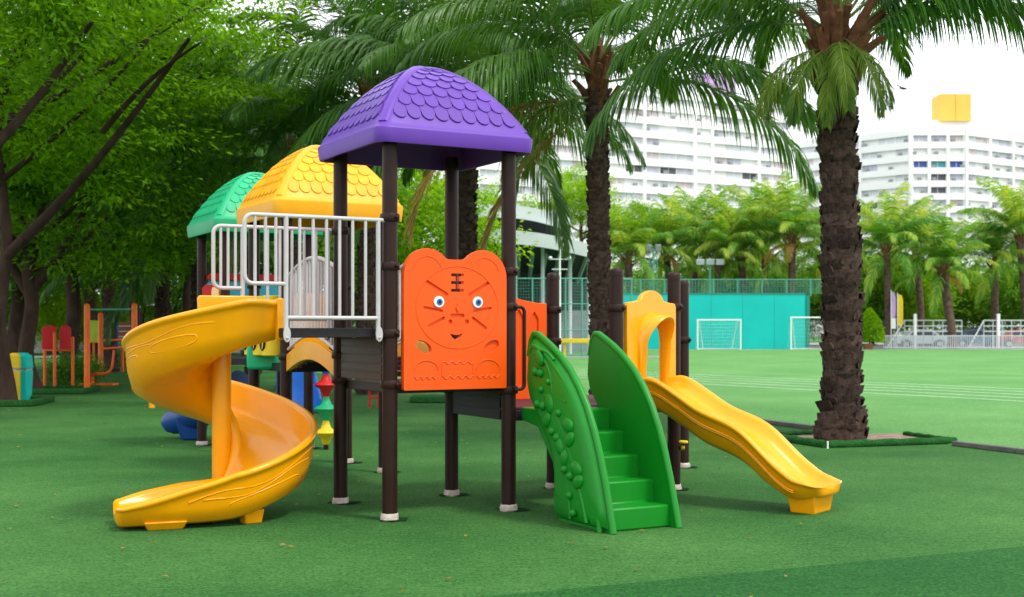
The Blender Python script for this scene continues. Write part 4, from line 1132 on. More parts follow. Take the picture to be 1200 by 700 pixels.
# fallen leaves on the turf
nl_ = 260; LX = RNG.uniform(-9, 2.5, nl_); LY = RNG.uniform(6.3, 26, nl_)
LC = np.stack([LX, LY, np.full(nl_, .016)], 1); LD = np.stack([RNG.normal(0, 1, nl_), RNG.normal(0, 1, nl_), np.zeros(nl_)], 1)
tag(put('fallen_leaves', leaves('fallen_leaves', LC, LD, .055, .026, M['frond_dry'], .25)), kind='stuff')
for i, px in enumerate((-30, 28, 66, 92, 150, 205, 250)):
    Y = 73 - (i % 3); tree('low leafy tree in front of the pale park wall, ' + ('outside the left edge', 'behind the leftmost trunk', 'behind the red boards', 'left of the tall orange post', 'behind the right orange post', 'below the short bushy-skirted palm', 'left of the green roof posts')[i], ((px - 600) / FPX * Y, Y, 0), 1.2, .1, MD if i % 2 else BR, 2.7, (.52, .52, .75), auto_limbs(1.2, .1, i + 300, 4, 1.0), i * 2.2, i + 300, 'low trees by the park wall')
# hedges and shrubs at left
HB = crown_mesh('foliage', (1.0, .8, .55), 120, 46, .2, .10, .05, M['hedge'], hollow=.3, flat=.8)
for px, py, s, lab in ((68, 457, .70, 'low dark shrub in front of the red boards'), (88, 452, .6, 'low shrub at the foot of the leaning trunk left of the tall orange post'), (112, 434, .75, 'green shrub behind the tall orange post'), (136, 431, .7, 'green shrub under the orange parallel bars')):
    b = G(px, py); t = thing('shrub', lab, 'shrub', b + Vector((0, .6, 0)), 0, 'shrubs by the exercise area')
    put('foliage', HB, t, (0, 0, .55 * s), (0, 0, px), (s, s, s)); MB().tube([(0, 0, 0), (.05, 0, .6)], .05, 6).tube([(0, 0, .1), (-.3, .1, .6)], .03, 6).build('stem', M['bark'], t, 60, world=False)
# planter edging round the left trunks
def planter(b, w_, d_, label):
    t = thing('planter_edging', label, 'planter edging', b, .12, 'dark planters round the left trunks')
    for a, c, s in (('x', (0, -d_ / 2, .06), (w_, .14, .12)), ('x', (0, d_ / 2, .06), (w_, .14, .12)), ('y', (-w_ / 2 + .07, 0, .06), (.14, d_ - .14, .12)), ('y', (w_ / 2 - .07, 0, .06), (.14, d_ - .14, .12))):
        MB().box(c, s).build('edging_strip', M['turf_dark'], t, 30, world=False, bevel=.03)
    MB().box((0, 0, .025), (w_ - .28, d_ - .28, .05)).build('soil', M['soil'], t, None, world=False)
planter(T1, 1.5, 1.5, 'low turf-covered planter edging at the foot of the leftmost tree'); planter(T2 + Vector((.2, 0, 0)), 2.4, 1.6, 'low turf-covered planter edging round the stout tree by the red boards')
# turf edging round the near palm
pe = thing('planter_edging', 'green turf-covered L-shaped edging round the foot of the near palm', 'planter edging', G(970, 527))
def edge_run(a, b, r=.052):
    a, b = Vector(a), Vector(b); mb = MB(); n = 14
    mb.tube([a.lerp(b, k / n) + Z * (.035 + .006 * sin(k * 2.1)) for k in range(n + 1)], r, 10); return mb.build('edging_roll', M['turf_dark'], pe, 60)
edge_run(G(970, 525), G(1119, 520)); edge_run(G(968, 525), G(897, 514)); 
edge_run(G(1119, 519.5), G(1060, 511), .03); edge_run(G(897, 513.5), G(960, 508), .03)
q = [G(968, 524.5), G(1115, 519.5), G(1050, 509), G(900, 512.5)]
sheet('soil_bed', [(p.x, p.y) for p in q], .012, M['soil'])
MB().box(G(970, 526.5) + Z * .05, (.018, .018, .09)).build('corner_pin', M['white'], pe, None)

# a flat planter slab behind the purple tower and a red stand
kb = thing('planter_edging', 'low green edging on the turf behind the purple tower', 'planter edging', G(512, 471)); MB().box(G(512, 471) + Z * .06, (1.0, .8, .12)).build('edging_strip', M['turf_dark'], kb, 30, bevel=.03)
rs = thing('exercise_stand', 'small red metal stand seen behind the purple tower posts', 'exercise stand', G(437, 478))
c = G(437, 478)
for dx in (-.06, .10): MB().tube([c + Vector((dx, 0, 0)), c + Vector((dx, 0, .36))], .025, 8).build('leg', M['red'], rs, 60)
MB().box(c + Vector((.02, 0, .375)), (.34, .3, .035)).build('seat', M['red'], rs, 30, bevel=.01); MB().tube([c + Vector((-.06, 0, .18)), c + Vector((.10, 0, .18))], .015, 8).build('stretcher', M['red'], rs, 60)

# ------------------------------------------------------------------ exercise equipment, left
def gpost(p, h, r, m, par, name='post'):
    return MB().lathe(p, [(r, 0), (r, h - r), (r * .75, h - r * .35), (r * .2, h)], 14).build(name, M[m], par, 60)
p, q = G(102, 460), G(157.5, 458)
hb = thing('pull_up_bar', 'two tall orange posts joined by a thin green bar on the turf', 'exercise frame', p)
gpost(p, 2.0, .065, 'orange_post', hb); gpost(q, 2.03, .065, 'orange_post', hb)
MB().tube([p + Z * 1.86, q + Z * 1.88], .022, 8).build('cross_bar', M['fence_green'], hb, 60)
p, q = G(118, 440), G(143.5, 436)
pb = thing('parallel_bars', 'smaller orange exercise frame with double rails behind the tall orange posts', 'exercise frame', p)
gpost(p, 1.95, .075, 'orange_post', pb); gpost(q, .95, .05, 'orange_post', pb)
for z in (1.08, .82): MB().tube([p + Z * z, q + Z * z], .035, 8).build('rail', M['orange_post'], pb, 60)
c = G(108, 452); rd = thing('exercise_machine', 'low orange-red exercise seat with bent bar beside the tall orange post', 'exercise machine', c)
MB().box(c + Vector((0, 0, .28)), (.34, .3, .06)).build('seat', M['red'], rd, 30, bevel=.02); MB().box(c + Vector((.1, 0, .03)), (1.0, .5, .05)).build('base_plate', M['orange_post'], rd, 30, bevel=.01)
MB().tube([c, c + Z * .26], .05, 8).build('column', M['orange_post'], rd, 60); MB().tube(bz([c + Vector((.1, 0, .3)), c + Vector((.5, 0, .3)), c + Vector((.5, 0, .3)), c + Vector((.55, 0, .9))], 10), .03, 8).build('handle_bar', M['orange_post'], rd, 60)
c = G(64, 458); bd = thing('exercise_board', 'pair of red boards with rounded tops held on orange posts', 'exercise board', c)
for dx, dy, h in ((-.36, .35, 1.30), (0, 0, 1.36), (.33, .25, 1.25)): gpost(c + Vector((dx, dy, 0)), h, .035, 'orange_post', bd)
for dx, w_, dy in ((-.17, .33, .12), (.19, .26, .16)):
    F = frame_on(c + Vector((dx, dy, 0)), Vector((1, 0, 0)), Vector((0, -1, 0)))
    MB().plate(F, [(-w_ / 2, .95), (w_ / 2, .95), (w_ / 2, 1.40)] + [(w_ / 2 * cos(R(t)), 1.42 + .09 * sin(R(t))) for t in range(0, 181, 20)] + [(-w_ / 2, 1.40)], [], -.02, .02).build('red_board', M['red'], bd, 30, bevel=.008)
MB().tube([c + Vector((-.36, .34, .93)), c + Vector((0, .01, .93)), c + Vector((.33, .24, .93))], .02, 8).build('cross_rail', M['orange_post'], bd, 60)
c = G(178, 478); ys = thing('short_post', 'short yellow post on the turf under the spiral slide', 'post', c); gpost(c, .42, .055, 'yellow', ys)
# bins
for px, m1, lab in ((18, 'yellow_flat', 'yellow litter bin half hidden by the leftmost trunk'), (25, 'teal', 'teal green litter bin beside the yellow bin')):
    c = G(px, 472) + Vector((0, .1 if px == 25 else 0, 0)); t = thing('litter_bin', lab, 'litter bin', c, 0, 'litter bins by the leftmost tree')
    MB().sweep([[c + Vector((x * .11, y * .14, 0.02)) for x, y in ((-1, -1), (1, -1), (1, 1), (-1, 1))], [c + Vector((x * .13, y * .17, .62)) for x, y in ((-1, -1), (1, -1), (1, 1), (-1, 1))]]).build('body', M[m1], t, 30, bevel=.015)
    MB().sweep([[c + Vector((x * .135, y * .175, .66)) for x, y in ((-1, -1), (1, -1), (1, 1), (-1, 1))], [c + Vector((x * .12, y * .15, .90)) for x, y in ((-1, -1), (1, -1), (1, 1), (-1, 1))], [c + Vector((x * .05, y * .08, .96)) for x, y in ((-1, -1), (1, -1), (1, 1), (-1, 1))]]).build('lid', M[m1], t, 30, bevel=.015)
    MB().box(c + Z * .64, (.24, .3, .04)).build('rim', M['silver'], t, None)
# background signs by the trees
c = G(147, 430); t = thing('notice_board', 'brown notice board with pale lines among the trees', 'notice board', c)
for dx in (-.45, .45): MB().tube([c + Vector((dx, 0, 0)), c + Vector((dx, 0, 1.6))], .05, 8).build('post', M['riser'], t, 60)
MB().box(c + Vector((0, -.06, 1.35)), (1.1, .05, .7)).build('board', M['terracotta'], t, 30, bevel=.01)
for k in range(3): MB().box(c + Vector((0, -.095, 1.15 + .2 * k)), (.9, .02, .03)).build('line', M['white'], t, None)
c = G(135, 432); t = thing('blue_post', 'blue metal post among the far exercise frames', 'post', c); gpost(c, 1.9, .11, 'blue', t); MB().box(c + Z * .02, (.3, .3, .04)).build('base_plate', M['blue'], t, None)
c = G(110, 436); t = thing('lime_sign', 'lime yellow panel on a post beside the tall orange post', 'sign', c); MB().tube([c, c + Z * 1.0], .04, 8).build('post', M['orange_post'], t, 60); MB().box(c + Z * 1.35, (.42, .04, .75)).build('panel', M['lime'], t, 30, bevel=.02)
# pale park wall behind the left trees
c = Vector(((60 - 600) / FPX * 76, 76, 0))
t = thing('park_wall', 'pale boundary wall seen between the left tree trunks', 'wall', c)
for k in range(12): MB().box(c + Vector((-12 + k * 3.0, 0, 1.3)), (2.9, .25, 2.6)).build('wall_panel', M['wall_white'], t, None)
for k in range(13): MB().box(c + Vector((-13.5 + k * 3.0, -.05, 1.4)), (.3, .4, 2.8)).build('pier', M['bldg_grey'], t, None)

# ------------------------------------------------------------------ across the field
# teal practice wall
WY = 91.0; wx0, wx1 = (722 - 600) / FPX * WY, (944 - 600) / FPX * WY
tw = thing('practice_wall', 'long teal practice wall with mesh fence on top', 'wall', ((wx0 + wx1) / 2, WY, 0))
n = 6; pw = (wx1 - wx0) / n
for k in range(n): MB().box((wx0 + pw * (k + .5), WY, 2.0), (pw - .015, .25, 4.0)).build('wall_panel', M['teal'], tw, None)
MB().box((wx1 + .14, WY + 1.0, 2.0), (.26, 2.4, 4.0)).build('end_wall', M['teal_dark'], tw, None)
MB().box(((wx0 + wx1) / 2, WY, 4.05), (wx1 - wx0, .30, .10)).build('coping', M['teal_dark'], tw, None)
for k in range(10):
    x = wx0 + (wx1 - wx0 + 2.2) * k / 9; MB().tube([(x, WY + .1, 3.9), (x, WY + .1, 5.15)], .045, 6).build('fence_post', M['fence_green'], tw, 60)
ms = MB()
for k in range(70):
    x = wx0 + (wx1 - wx0 + 2.2) * k / 69; ms.tube([(x, WY + .1, 4.1), (x, WY + .1, 5.1)], .012, 4, False)
for k in range(7): ms.tube([(wx0, WY + .1, 4.12 + k * .16), (wx1 + 2.2, WY + .1, 4.12 + k * .16)], .014, 4, False)
ms.build('wire_mesh', M['fence_green'], tw, 60, kind='stuff')
MB().tube([(wx0, WY + .1, 5.12), (wx1 + 2.2, WY + .1, 5.12)], .035, 6).build('top_rail', M['fence_green'], tw, 60)
# goals
def goal(px0, px1, Y, h, label):
    x0, x1 = (px0 - 600) / FPX * Y, (px1 - 600) / FPX * Y; t = thing('football_goal', label, 'football goal', ((x0 + x1) / 2, Y, 0), 0, 'small football goals by the teal wall')
    r = .05
    MB().tube([(x0, Y, 0), (x0, Y, h)], r, 8).build('upright', M['white'], t, 60); MB().tube([(x1, Y, 0), (x1, Y, h)], r, 8).build('upright', M['white'], t, 60)
    MB().tube([(x0 - r, Y, h), (x1 + r, Y, h)], r, 8).build('crossbar', M['white'], t, 60)
    for x, dx in ((x0, .55), (x1, -.45)): MB().tube([(x, Y, h), (x + dx * .35, Y + .5, h * .95), (x + dx, Y + 1.1, .04)], .035, 6).build('back_stay', M['white'], t, 60)
    MB().tube([(x0, Y, .04), (x0 + .55, Y + 1.1, .04), (x1 - .45, Y + 1.1, .04), (x1, Y, .04)], .035, 6).build('ground_bar', M['white'], t, 60)
    nm = MB()
    for k in range(19):
        x = x0 + (x1 - x0) * k / 18; nm.tube([(x, Y + .1, h * .98), (x, Y + 1.08, .06)], .005, 3, False)
    for k in range(9): nm.tube([(x0, Y + .1 + .12 * k, h * (.98 - .115 * k)), (x1, Y + .1 + .12 * k, h * (.98 - .115 * k))], .005, 3, False)
    nm.build('goal_net', M['white'], t, None, kind='stuff')
goal(817.5, 868, 88.6, 2.12, 'white football goal standing in the middle of the teal wall'); goal(927, 978, 88.9, 2.3, 'white football goal at the right end of the teal wall, partly behind the palm trunk')
# flood masts
def mast(px, Y, ztop, label, heads, m='fence_green'):
    x = (px - 600) / FPX * Y; t = thing('floodlight_mast', label, 'floodlight', (x, Y, 0), 0, 'floodlight masts beyond the field')
    MB().tube([(x, Y, 0), (x, Y, ztop)], [.11, .07], 8).build('mast', M[m], t, 60)
    for dx in (-.28, .28) if heads == 2 else (): MB().tube([(x + dx, Y, 0), (x + dx, Y, ztop - .6)], .04, 6).build('leg', M[m], t, 60)
    if heads == 2:
        for k in range(12): z = ztop - .8 - k * .55; MB().tube([(x - .28, Y, z), (x + .28, Y, z + .4)], .03, 5).build('brace', M[m], t, 60)
    MB().tube([(x - .6, Y, ztop - .15), (x + .6, Y, ztop - .15)], .05, 6).build('arm', M[m], t, 60)
    for dx in ((-.35, .35) if heads == 2 else (-.75, 0, .75)): MB().box((x + dx, Y - .12, ztop), (.42 if heads == 2 else .6, .2, .5 if heads == 2 else .42), Matrix.Rotation(.3, 3, 'X')).build('lamp_head', M['grey'] if heads == 2 else M['pale_metal'], t, 30, bevel=.03)
mast(765.5, 93.5, 7.6, 'green lattice floodlight mast left of the teal wall', 2); mast(832, 94.5, 6.6, 'thin post with three pale flood lamps behind the teal wall', 3)
X = (656 - 600) / FPX * 55; t = thing('lamp_post', 'thin white lamp post with two short cross arms in front of the covered stand', 'lamp post', (X, 55, 0))
MB().tube([(X, 55, 0), (X, 55, 5.6)], [.055, .04], 8).build('mast', M['white'], t, 60)
for z, w_ in ((4.55, .45), (4.1, .35)): MB().tube([(X - w_, 55, z), (X + w_, 55, z)], .03, 6).build('arm', M['pale_metal'], t, 60)
for sg in (-1, 1): MB().ball((X + sg * .42, 55, 4.6), .09).build('lamp', M['pale_metal'], t, 60)

# railings at the right
RY = 91.2
def xp(px, Y=RY): return (px - 600) / FPX * Y
rl = thing('stand_railing', 'pale metal railing with pickets along the far side of the field', 'railing', (xp(1120), RY, 0))
pick = MB().box((0, 0, .5), (.05, .04, 1.0)).mesh('picket', M['pale_metal'], None)
k = 0; x = xp(1036)
while x < xp(1215) and k < 120:
    put('picket', pick, rl, (x - xp(1120), 0, 0)); x += .14; k += 1
for z in (.12, .98): MB().tube([(xp(1036), RY, z), (xp(1215), RY, z)], .035, 6).build('rail', M['pale_metal'], rl, 60)
for seg in ((1066, 1134), (1160, 1215)):
    for z in (1.3, 1.7, 2.12): MB().tube([(xp(seg[0]), RY + 1.2, z), (xp(seg[1]), RY + 1.2, z)], .045, 6).build('upper_rail', M['pale_metal'], rl, 60)
    nn = int((seg[1] - seg[0]) / 11)
    for k in range(nn + 1): X = xp(seg[0] + (seg[1] - seg[0]) * k / nn); MB().tube([(X, RY + 1.2, 0), (X, RY + 1.2, 2.12)], .04, 6).build('rail_post', M['pale_metal'], rl, 60)
for a, b in ((1040, 1066), (1136, 1160)): MB().tube([(xp(a), RY + .2, .05), (xp(b), RY + 1.2, 2.1)], .05, 6).build('stair_rail', M['pale_metal'], rl, 60)
for px in (1075, 1173): MB().box((xp(px), RY + .5, 1.3), (.2, .2, 2.6)).build('pillar', M['wall_white'], rl, None)
# low yellow barrier and pale road in the middle distance
yb = thing('road_barrier', 'low yellow bar in front of the green fence', 'barrier', (xp(680, 62), 62, 0))
MB().box((xp(680, 62), 62, .86), (5.2, .12, .22)).build('bar', M['yellow_flat'], yb, 30, bevel=.02)
for k in range(4): MB().box((xp(680, 62) - 2.3 + k * 1.53, 62.12, .4), (.12, .1, .8)).build('leg', M['yellow_flat'], yb, None)
sheet('service_road', [(-30, 62.6), (8, 62.6), (8, 66), (-30, 66)], .012, M['asphalt'])
gf = thing('mesh_fence', 'tall green wire mesh fence below the covered stand', 'fence', (xp(660, 66), 66, 0))
fx0, fx1 = xp(585, 66), xp(740, 66)
for k in range(9): X = fx0 + (fx1 - fx0) * k / 8; MB().tube([(X, 66, 0), (X, 66, 4.2)], .05, 6).build('fence_post', M['fence_green'], gf, 60)
for z in (.1, 1.4, 2.8, 4.15): MB().tube([(fx0, 66, z), (fx1, 66, z)], .035, 6).build('rail', M['fence_green'], gf, 60)
ms = MB()
for k in range(50): X = fx0 + (fx1 - fx0) * k / 49; ms.tube([(X, 66, .1), (X, 66, 4.1)], .006, 3, False)
for k in range(25): ms.tube([(fx0, 66, .1 + k * .16), (fx1, 66, .1 + k * .16)], .006, 3, False)
ms.build('wire_mesh', M['fence_green'], gf, None, kind='stuff')

# covered stand
HYY = 72.0
ch = thing('covered_stand', 'open covered stand with curved white roofs and dark underside', 'covered stand', (xp(628, HYY), HYY, 0))
def canopy(px0, px1, yl, ym, th_px, d0, d1, name):
    """curved roof: left edge row yl, right row ym"""
    rings = []
    n = 14
    for k in range(n + 1):
        f = k / n; px = px0 + (px1 - px0) * f; y = yl + (ym - yl) * f - 6 * sin(pi * f)
        a = AT(px, y, d0); b = a + Vector((0, d1 - d0, -(d1 - d0) * .09)); hh = th_px / FPX * d0
        rings.append([a, b, b - Z * .25, a + Vector((0, .35, -.25)), a + Vector((0, .3, -hh)), a + Vector((0, 0, -hh))])
    MB().sweep(rings).build(name, M['stand_roof'], ch, 40)
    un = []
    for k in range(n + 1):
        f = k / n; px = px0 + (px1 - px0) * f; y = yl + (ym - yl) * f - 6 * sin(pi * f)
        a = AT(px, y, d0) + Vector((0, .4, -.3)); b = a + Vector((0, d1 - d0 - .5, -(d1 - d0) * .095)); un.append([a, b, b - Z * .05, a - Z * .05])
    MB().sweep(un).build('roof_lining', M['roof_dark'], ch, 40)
canopy(545, 700, 268, 288, 16, 70, 84, 'lower_roof'); canopy(560, 668, 240, 256, 15, 73, 86, 'upper_roof')
for k in range(9): a = AT(560 + k * 16, 290 + k * 1.2, 71.5); MB().tube([a + Vector((0, .4, -.1)), a + Vector((0, 11, -1.15))], .13, 4).build('roof_beam', M['grey'], ch, None)
for px in (572, 604, 636, 668, 690): X = xp(px, 72); MB().tube([(X, 72, 0), (X, 72, 6.2)], .11, 8).build('column', M['pale_metal'], ch, 60)
MB().box((xp(625, 85), 85, 3.0), (9.5, .3, 6.0)).build('back_wall', M['roof_dark'], ch, None)
for k in range(4): MB().box((xp(622, 78), 79 + k * 1.1, .3 + k * .35), (7.5, 1.0, .6 + k * .7)).build('seating_step', M['grey'], ch, None)

# conical shrubs
CN = None
def cone_leaves(n, h, r):
    f = RNG.random((n, 1)) ** .8; a = RNG.random((n, 1)) * 2 * pi; prof = np.sin(np.minimum(1, (1 - f) * 1.25 + .05) * pi / 2) * (f > .0)
    rr = r * prof * RNG.uniform(.75, 1.04, (n, 1)); C = np.hstack([np.cos(a) * rr, np.sin(a) * rr, f * h]); D = np.hstack([np.cos(a), np.sin(a), np.full_like(a, .6)]) + RNG.normal(0, .4, (n, 3))
    return leaves('foliage', C, D, .16, .09, M['leaf_bright'], .8)
CN = cone_leaves(5200, 2.3, .95)
for px, Y, s, lab in ((1019, 89.6, 1.08, 'larger clipped cone shrub of the pair left of the yellow banner'), (1006, 90.4, .92, 'smaller clipped cone shrub next to the near palm trunk')):
    t = thing('cone_shrub', lab, 'shrub', (xp(px, Y), Y, 0), 0, 'clipped cone shrubs')
    put('foliage', CN, t, (0, 0, .5), (0, 0, px), (s, s, s)); MB().tube([(0, 0, 0), (0, 0, .8)], .07, 7).build('stem', M['bark'], t, 60, world=False)
    MB().lathe((-.1, -.0, 0), [(.32, 0), (.42, .35), (.46, .42), (.40, .42)], 14).build('pot', M['terracotta'], t, 40, world=False)
# banners
for px, m, w_, z0, z1, lab in ((1055, 'yellow_flat', .42, 1.7, 4.1, 'tall yellow feather banner beside the palm'), (1047, 'pale_purple', .34, 2.3, 4.3, 'narrow purple and white feather banner left of the yellow one')):
    Y = 92.2; X = xp(px, Y); t = thing('feather_banner', lab, 'banner', (X, Y, 0), 0, 'feather banners by the railing')
    MB().tube([(X - w_ / 2, Y, 0), (X - w_ / 2, Y, z1 + .1)], .03, 6).build('pole', M['white'], t, 60)
    F = frame_on(Vector((X, Y, 0)), Vector((1, 0, 0)), Vector((0, -1, 0)))
    MB().plate(F, [(-w_ / 2, z0), (w_ / 2 * .6, z0), (w_ / 2, z0 + .4), (w_ / 2, z1 - .5), (w_ / 2 * .5, z1 - .1), (-w_ / 2, z1)], [], -.01, .01).build('cloth', M[m], t, None)
    if m == 'pale_purple': MB().plate(F, [(-w_ / 2, z0 - .8), (w_ / 2, z0 - .8), (w_ / 2, z0 - .02), (-w_ / 2, z0 - .02)], [], -.01, .01).build('lower_cloth', M['white'], t, None)

# parked cars behind the railing
def car(X, Y, m, label, rz=0):
    t = thing('parked_car', label, 'car', (X, Y, 0), rz, 'cars parked behind the railing')
    pts = [(-2.1, .35), (-2.12, .75), (-1.9, .88), (-1.2, .95), (-.75, 1.38), (-.3, 1.45), (.7, 1.42), (1.35, .98), (2.0, .90), (2.15, .75), (2.12, .35), (1.75, .3), (1.65, .55), (1.3, .65), (.95, .55), (.85, .3), (-.85, .3), (-.95, .55), (-1.3, .65), (-1.65, .55), (-1.75, .3)]
    F = lambda p, q, d: Vector((p, d, q))
    MB().plate(F, pts, [], -.84, .84).build('body', M[m], t, 30, world=False, bevel=.06)
    for sy in (-.845, .845):
        MB().plate(F, [(-1.05, .96), (-.70, 1.32), (-.05, 1.36), (-.05, .97)], [], sy - .01, sy + .01).build('window', M['glass_dark'], t, None, world=False)
        MB().plate(F, [(.02, .97), (.02, 1.36), (.62, 1.34), (1.1, .99)], [], sy - .01, sy + .01).build('window', M['glass_dark'], t, None, world=False)
        for x in (-1.3, 1.3):
            w_ = MB().tube([(x, sy - .1, .31), (x, sy + .03, .31)], .31, 16).build('wheel', M['black'], t, 40, world=False)
            MB().tube([(x, sy - .12 if sy < 0 else sy + .0, .31), (x, sy + .045 if sy > 0 else sy - .11, .31)], .19, 12).build('rim', M['silver'], w_, 40, world=False)
        MB().box((2.08, sy * .75, .72), (.12, .3, .14)).build('headlight', M['white'], t, None, world=False); MB().box((-2.08, sy * .75, .78), (.1, .28, .14)).build('tail_light', M['red'], t, None, world=False)
    return t
for px, Y, m, lab in ((1078, 99, 'car_white', 'white car parked behind the railing nearest the yellow banner'), (1142, 100, 'car_blue', 'dark blue car parked between the two railing bays'), (1196, 99, 'car_red', 'red car parked behind the railing at the right edge'), (1108, 103, 'car_silver', 'silver car parked farther back behind the short palm')):
    car(xp(px, Y), Y, m, lab, random.uniform(-.1, .1))

# bird
bp = AT(1059, 104, 60)
bd_ = MB().ball(bp, .16, .07, .06, 12, 8); bd_.ball(bp + Vector((-.17, 0, .03)), .05); 
bo = bd_.build('bird', M['black'], None, 60); tag(bo, 'small dark bird flying in the white sky left of the yellow roof box', 'bird')
bo2 = MB().add([bp + Vector((-.05, 0, .03)), bp + Vector((.10, 0, .02)), bp + Vector((.16, -.34, -.20)), bp + Vector((.02, -.25, -.05))], [(0, 1, 2, 3)]).add([bp + Vector((-.05, 0, .035)), bp + Vector((.10, 0, .03)), bp + Vector((-.25, .3, .26)), bp + Vector((-.28, .2, .16))], [(0, 1, 2, 3)])
bo2.build('wings', M['black'], None, None).parent = bo

# ------------------------------------------------------------------ apartment blocks
def block(root, p, d, length, floors, fh, z0, bays, seed, piers=(), skip=None, depth=14, colour=None):
    """one facade wing in world coords: p left end (front), d direction; n towards viewer"""
    rg = random.Random(seed); d = Vector(d).normalized(); n = Vector((d.y, -d.x, 0)); base = wl(root); H = floors * fh + z0
    ang = math.atan2(d.y, d.x)
    F = lambda s, z, t: p + d * s + Z * z + n * t
    MB().sweep([[F(0, 0, -.9), F(length, 0, -.9), F(length, 0, -depth), F(0, 0, -depth)], [F(0, H, -.9), F(length, H, -.9), F(length, H, -depth), F(0, H, -depth)]]).build('wall', M['wall_white'], root, None)
    bw = length / bays
    par_me = None
    for k in range(floors + 1):
        z = z0 + k * fh
        MB().sweep([[F(0, z - .25, -.95), F(length, z - .25, -.95), F(length, z - .25, 0), F(0, z - .25, 0)], [F(0, z + 1.25, -.95), F(length, z + 1.25, -.95), F(length, z + 1.25, 0), F(0, z + 1.25, 0)]]).build('parapet', M['wall_white'], root, None)
    for s in piers:
        MB().sweep([[F(s - .35, 0, -.9), F(s + .35, 0, -.9), F(s + .35, 0, .14), F(s - .35, 0, .14)], [F(s - .35, H + 1.2, -.9), F(s + .35, H + 1.2, -.9), F(s + .35, H + 1.2, .14), F(s - .35, H + 1.2, .14)]]).build('pier', M['wall_white'], root, None)
    W_ = {}
    for m in ('glass_pale', 'glass_lilac', 'glass_dark', 'glass_blue', 'glass_pink', 'glass_teal'):
        W_[m] = MB().box((0, 0, 0), (bw * .9, .12, fh - 1.55)).mesh('window', M[m], None)
    fr_me = MB().box((0, 0, 0), (.09, .16, fh - 1.52)).box((0, 0, -(fh - 1.52) / 2 + .03), (bw * .9, .16, .07)).mesh('window_frame', M['wall_white'], None)
    for k in range(floors):
        for j in range(bays):
            if skip and skip(k, j): continue
            q = F(bw * (j + .5), z0 + k * fh + 1.25 + (fh - 1.5) / 2, -.84)
            m = colour(k, j) if colour and colour(k, j) else rg.choices(['glass_pale', 'glass_lilac', 'glass_pink', 'glass_dark', None], [5, 2.6, 1.6, .5, 3.2])[0]
            if not m: continue
            wo = put('window', W_[m], root, q - base, (0, 0, ang)); put('window_frame', fr_me, wo, (0, -.03, 0))
    ac = MB()
    Mr = Matrix.Rotation(ang, 3, 'Z')
    for k in range(floors):
        for j in range(bays):
            if rg.random() < .5: ac.box(F(bw * (j + rg.uniform(.15, .85)), z0 + k * fh + 1.25 + rg.uniform(.25, .5), -.2), (.9, .4, .65), Mr)
    if ac.v: ac.build('air_conditioner', M['grey'], root, None, kind='stuff')
def roof_tanks(root, p, d, length, H, n_, seed):
    rg = random.Random(seed); base = wl(root); d = Vector(d).normalized(); n = Vector((d.y, -d.x, 0))
    tk = MB().lathe((0, 0, 0), [(.9, 0), (.9, 1.3), (.5, 1.6)], 10).mesh('roof_tank', M['bldg_grey'], 40)
    for k in range(n_):
        q = p + d * rg.uniform(2, length - 2) - n * rg.uniform(2, 6) + Z * H
        put('roof_tank', tk, root, q - base, (0, 0, 0), (rg.uniform(.7, 1.4),) * 2 + (rg.uniform(.8, 1.5),))
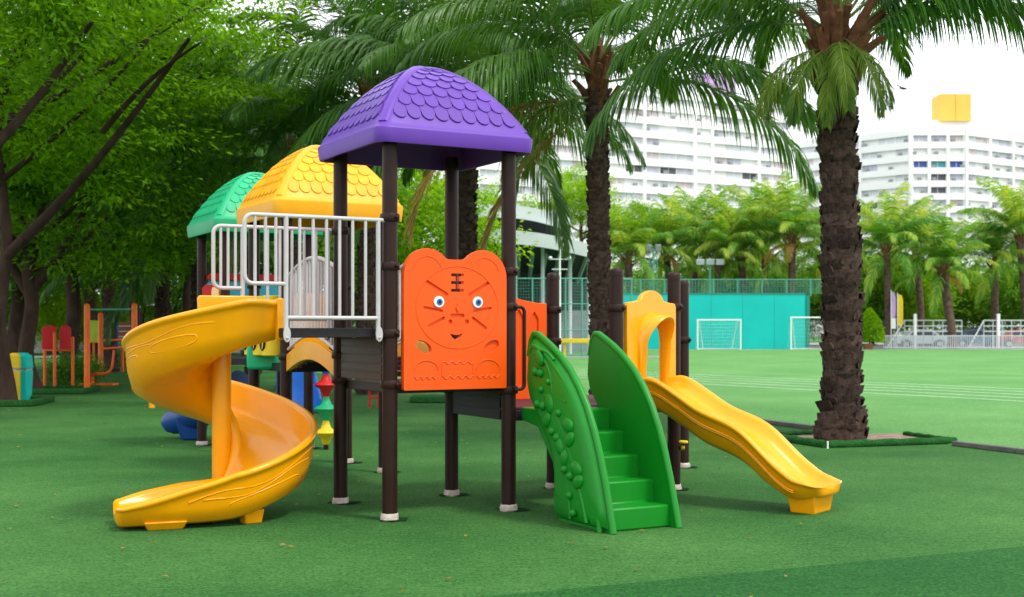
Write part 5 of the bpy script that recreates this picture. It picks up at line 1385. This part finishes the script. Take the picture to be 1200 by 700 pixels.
# block A (left)
ya = 248.0;  pA = AT(560, 380, ya); pA.z = 0
dA = Vector((66, 33, 0)).normalized()
A = thing('apartment_block', 'long white apartment block with rows of balconies behind the middle palms', 'apartment block', pA)
LA = 79
block(A, pA, dA, LA, 16, 3.0, 4.0, 18, 11, piers=(0, 13.2, 26.4, 39.5, 52.6, 57.2, 70.0, LA))
roof_tanks(A, pA, dA, LA, 52.0, 9, 5)
pt = pA + dA * 54.9
MB().sweep([[pt + Vector((0, .6, 0)) + dA * s for s in (-1.9, 1.9)] + [pt + Vector((0, 8, 0)) + dA * s for s in (1.9, -1.9)], [pt + Vector((0, .6, 56)) + dA * s for s in (-1.9, 1.9)] + [pt + Vector((0, 8, 56)) + dA * s for s in (1.9, -1.9)]]).build('lift_tower', M['wall_white'], A, None)
c = pA + dA * 60.6 + Vector((-1.5, 6, 56.2)); Mr = Matrix.Rotation(math.atan2(dA.y, dA.x), 3, 'Z')
MB().box(c, (8.0, 6, 6.0), Mr).build('rooftop_box', M['pale_purple'], A, None)
# block B (right)
yb_ = 288.0
cL, cR = AT(1067, 380, yb_), AT(1133, 380, yb_); cL.z = cR.z = 0
Bk = thing('apartment_block', 'white angled apartment block with a yellow box on its roof at the right', 'apartment block', (cL + cR) / 2)
dl = Vector((1, -.95, 0)).normalized(); lw = 30.0
block(Bk, cL - dl * lw, dl, lw, 15, 3.0, 2.0, 7, 21, piers=(0, 8.6, 17.2, lw))
def colB(k, j):
    if k == 13: return None
    if k == 12 and j in (0, 2): return 'glass_blue'
    if k == 12 and j == 1: return 'glass_teal'
    if j == 1: return 'glass_dark' if k % 1 == 0 and k in (13, 11, 10) else 'glass_lilac'
    return None
wc = (cR - cL).length
block(Bk, cL + Vector((0, -.02, 0)), (1, 0, 0), wc, 15, 3.0, 2.0, 3, 22, piers=(0, wc / 3, 2 * wc / 3, wc), colour=colB)
dr_ = Vector((1, .62, 0)).normalized()
block(Bk, cR, dr_, 34, 15, 3.0, 2.0, 8, 23, piers=(0, 8.5, 17, 25.5, 34))
roof_tanks(Bk, cL - dl * lw, dl, lw, 47.0, 4, 6); roof_tanks(Bk, cR, dr_, 34, 47.0, 5, 7)
c = AT(1115, 128, 296); MB().box((c.x, c.y + 2, 49.0), (15, 8, 4.6)).build('roof_plinth', M['wall_white'], Bk, None); yx = MB().box(c, (3.55, 6, 6.6)).box(c + Vector((3.9, 0, 0)), (3.55, 6, 6.6)); 
c.x -= 1.95; yx = MB()
for dx in (0, 3.75): MB().box(c + Vector((dx, 0, -.1)), (3.65, 6, 6.4)).build('rooftop_box', M['pale_yellow'], Bk, None)
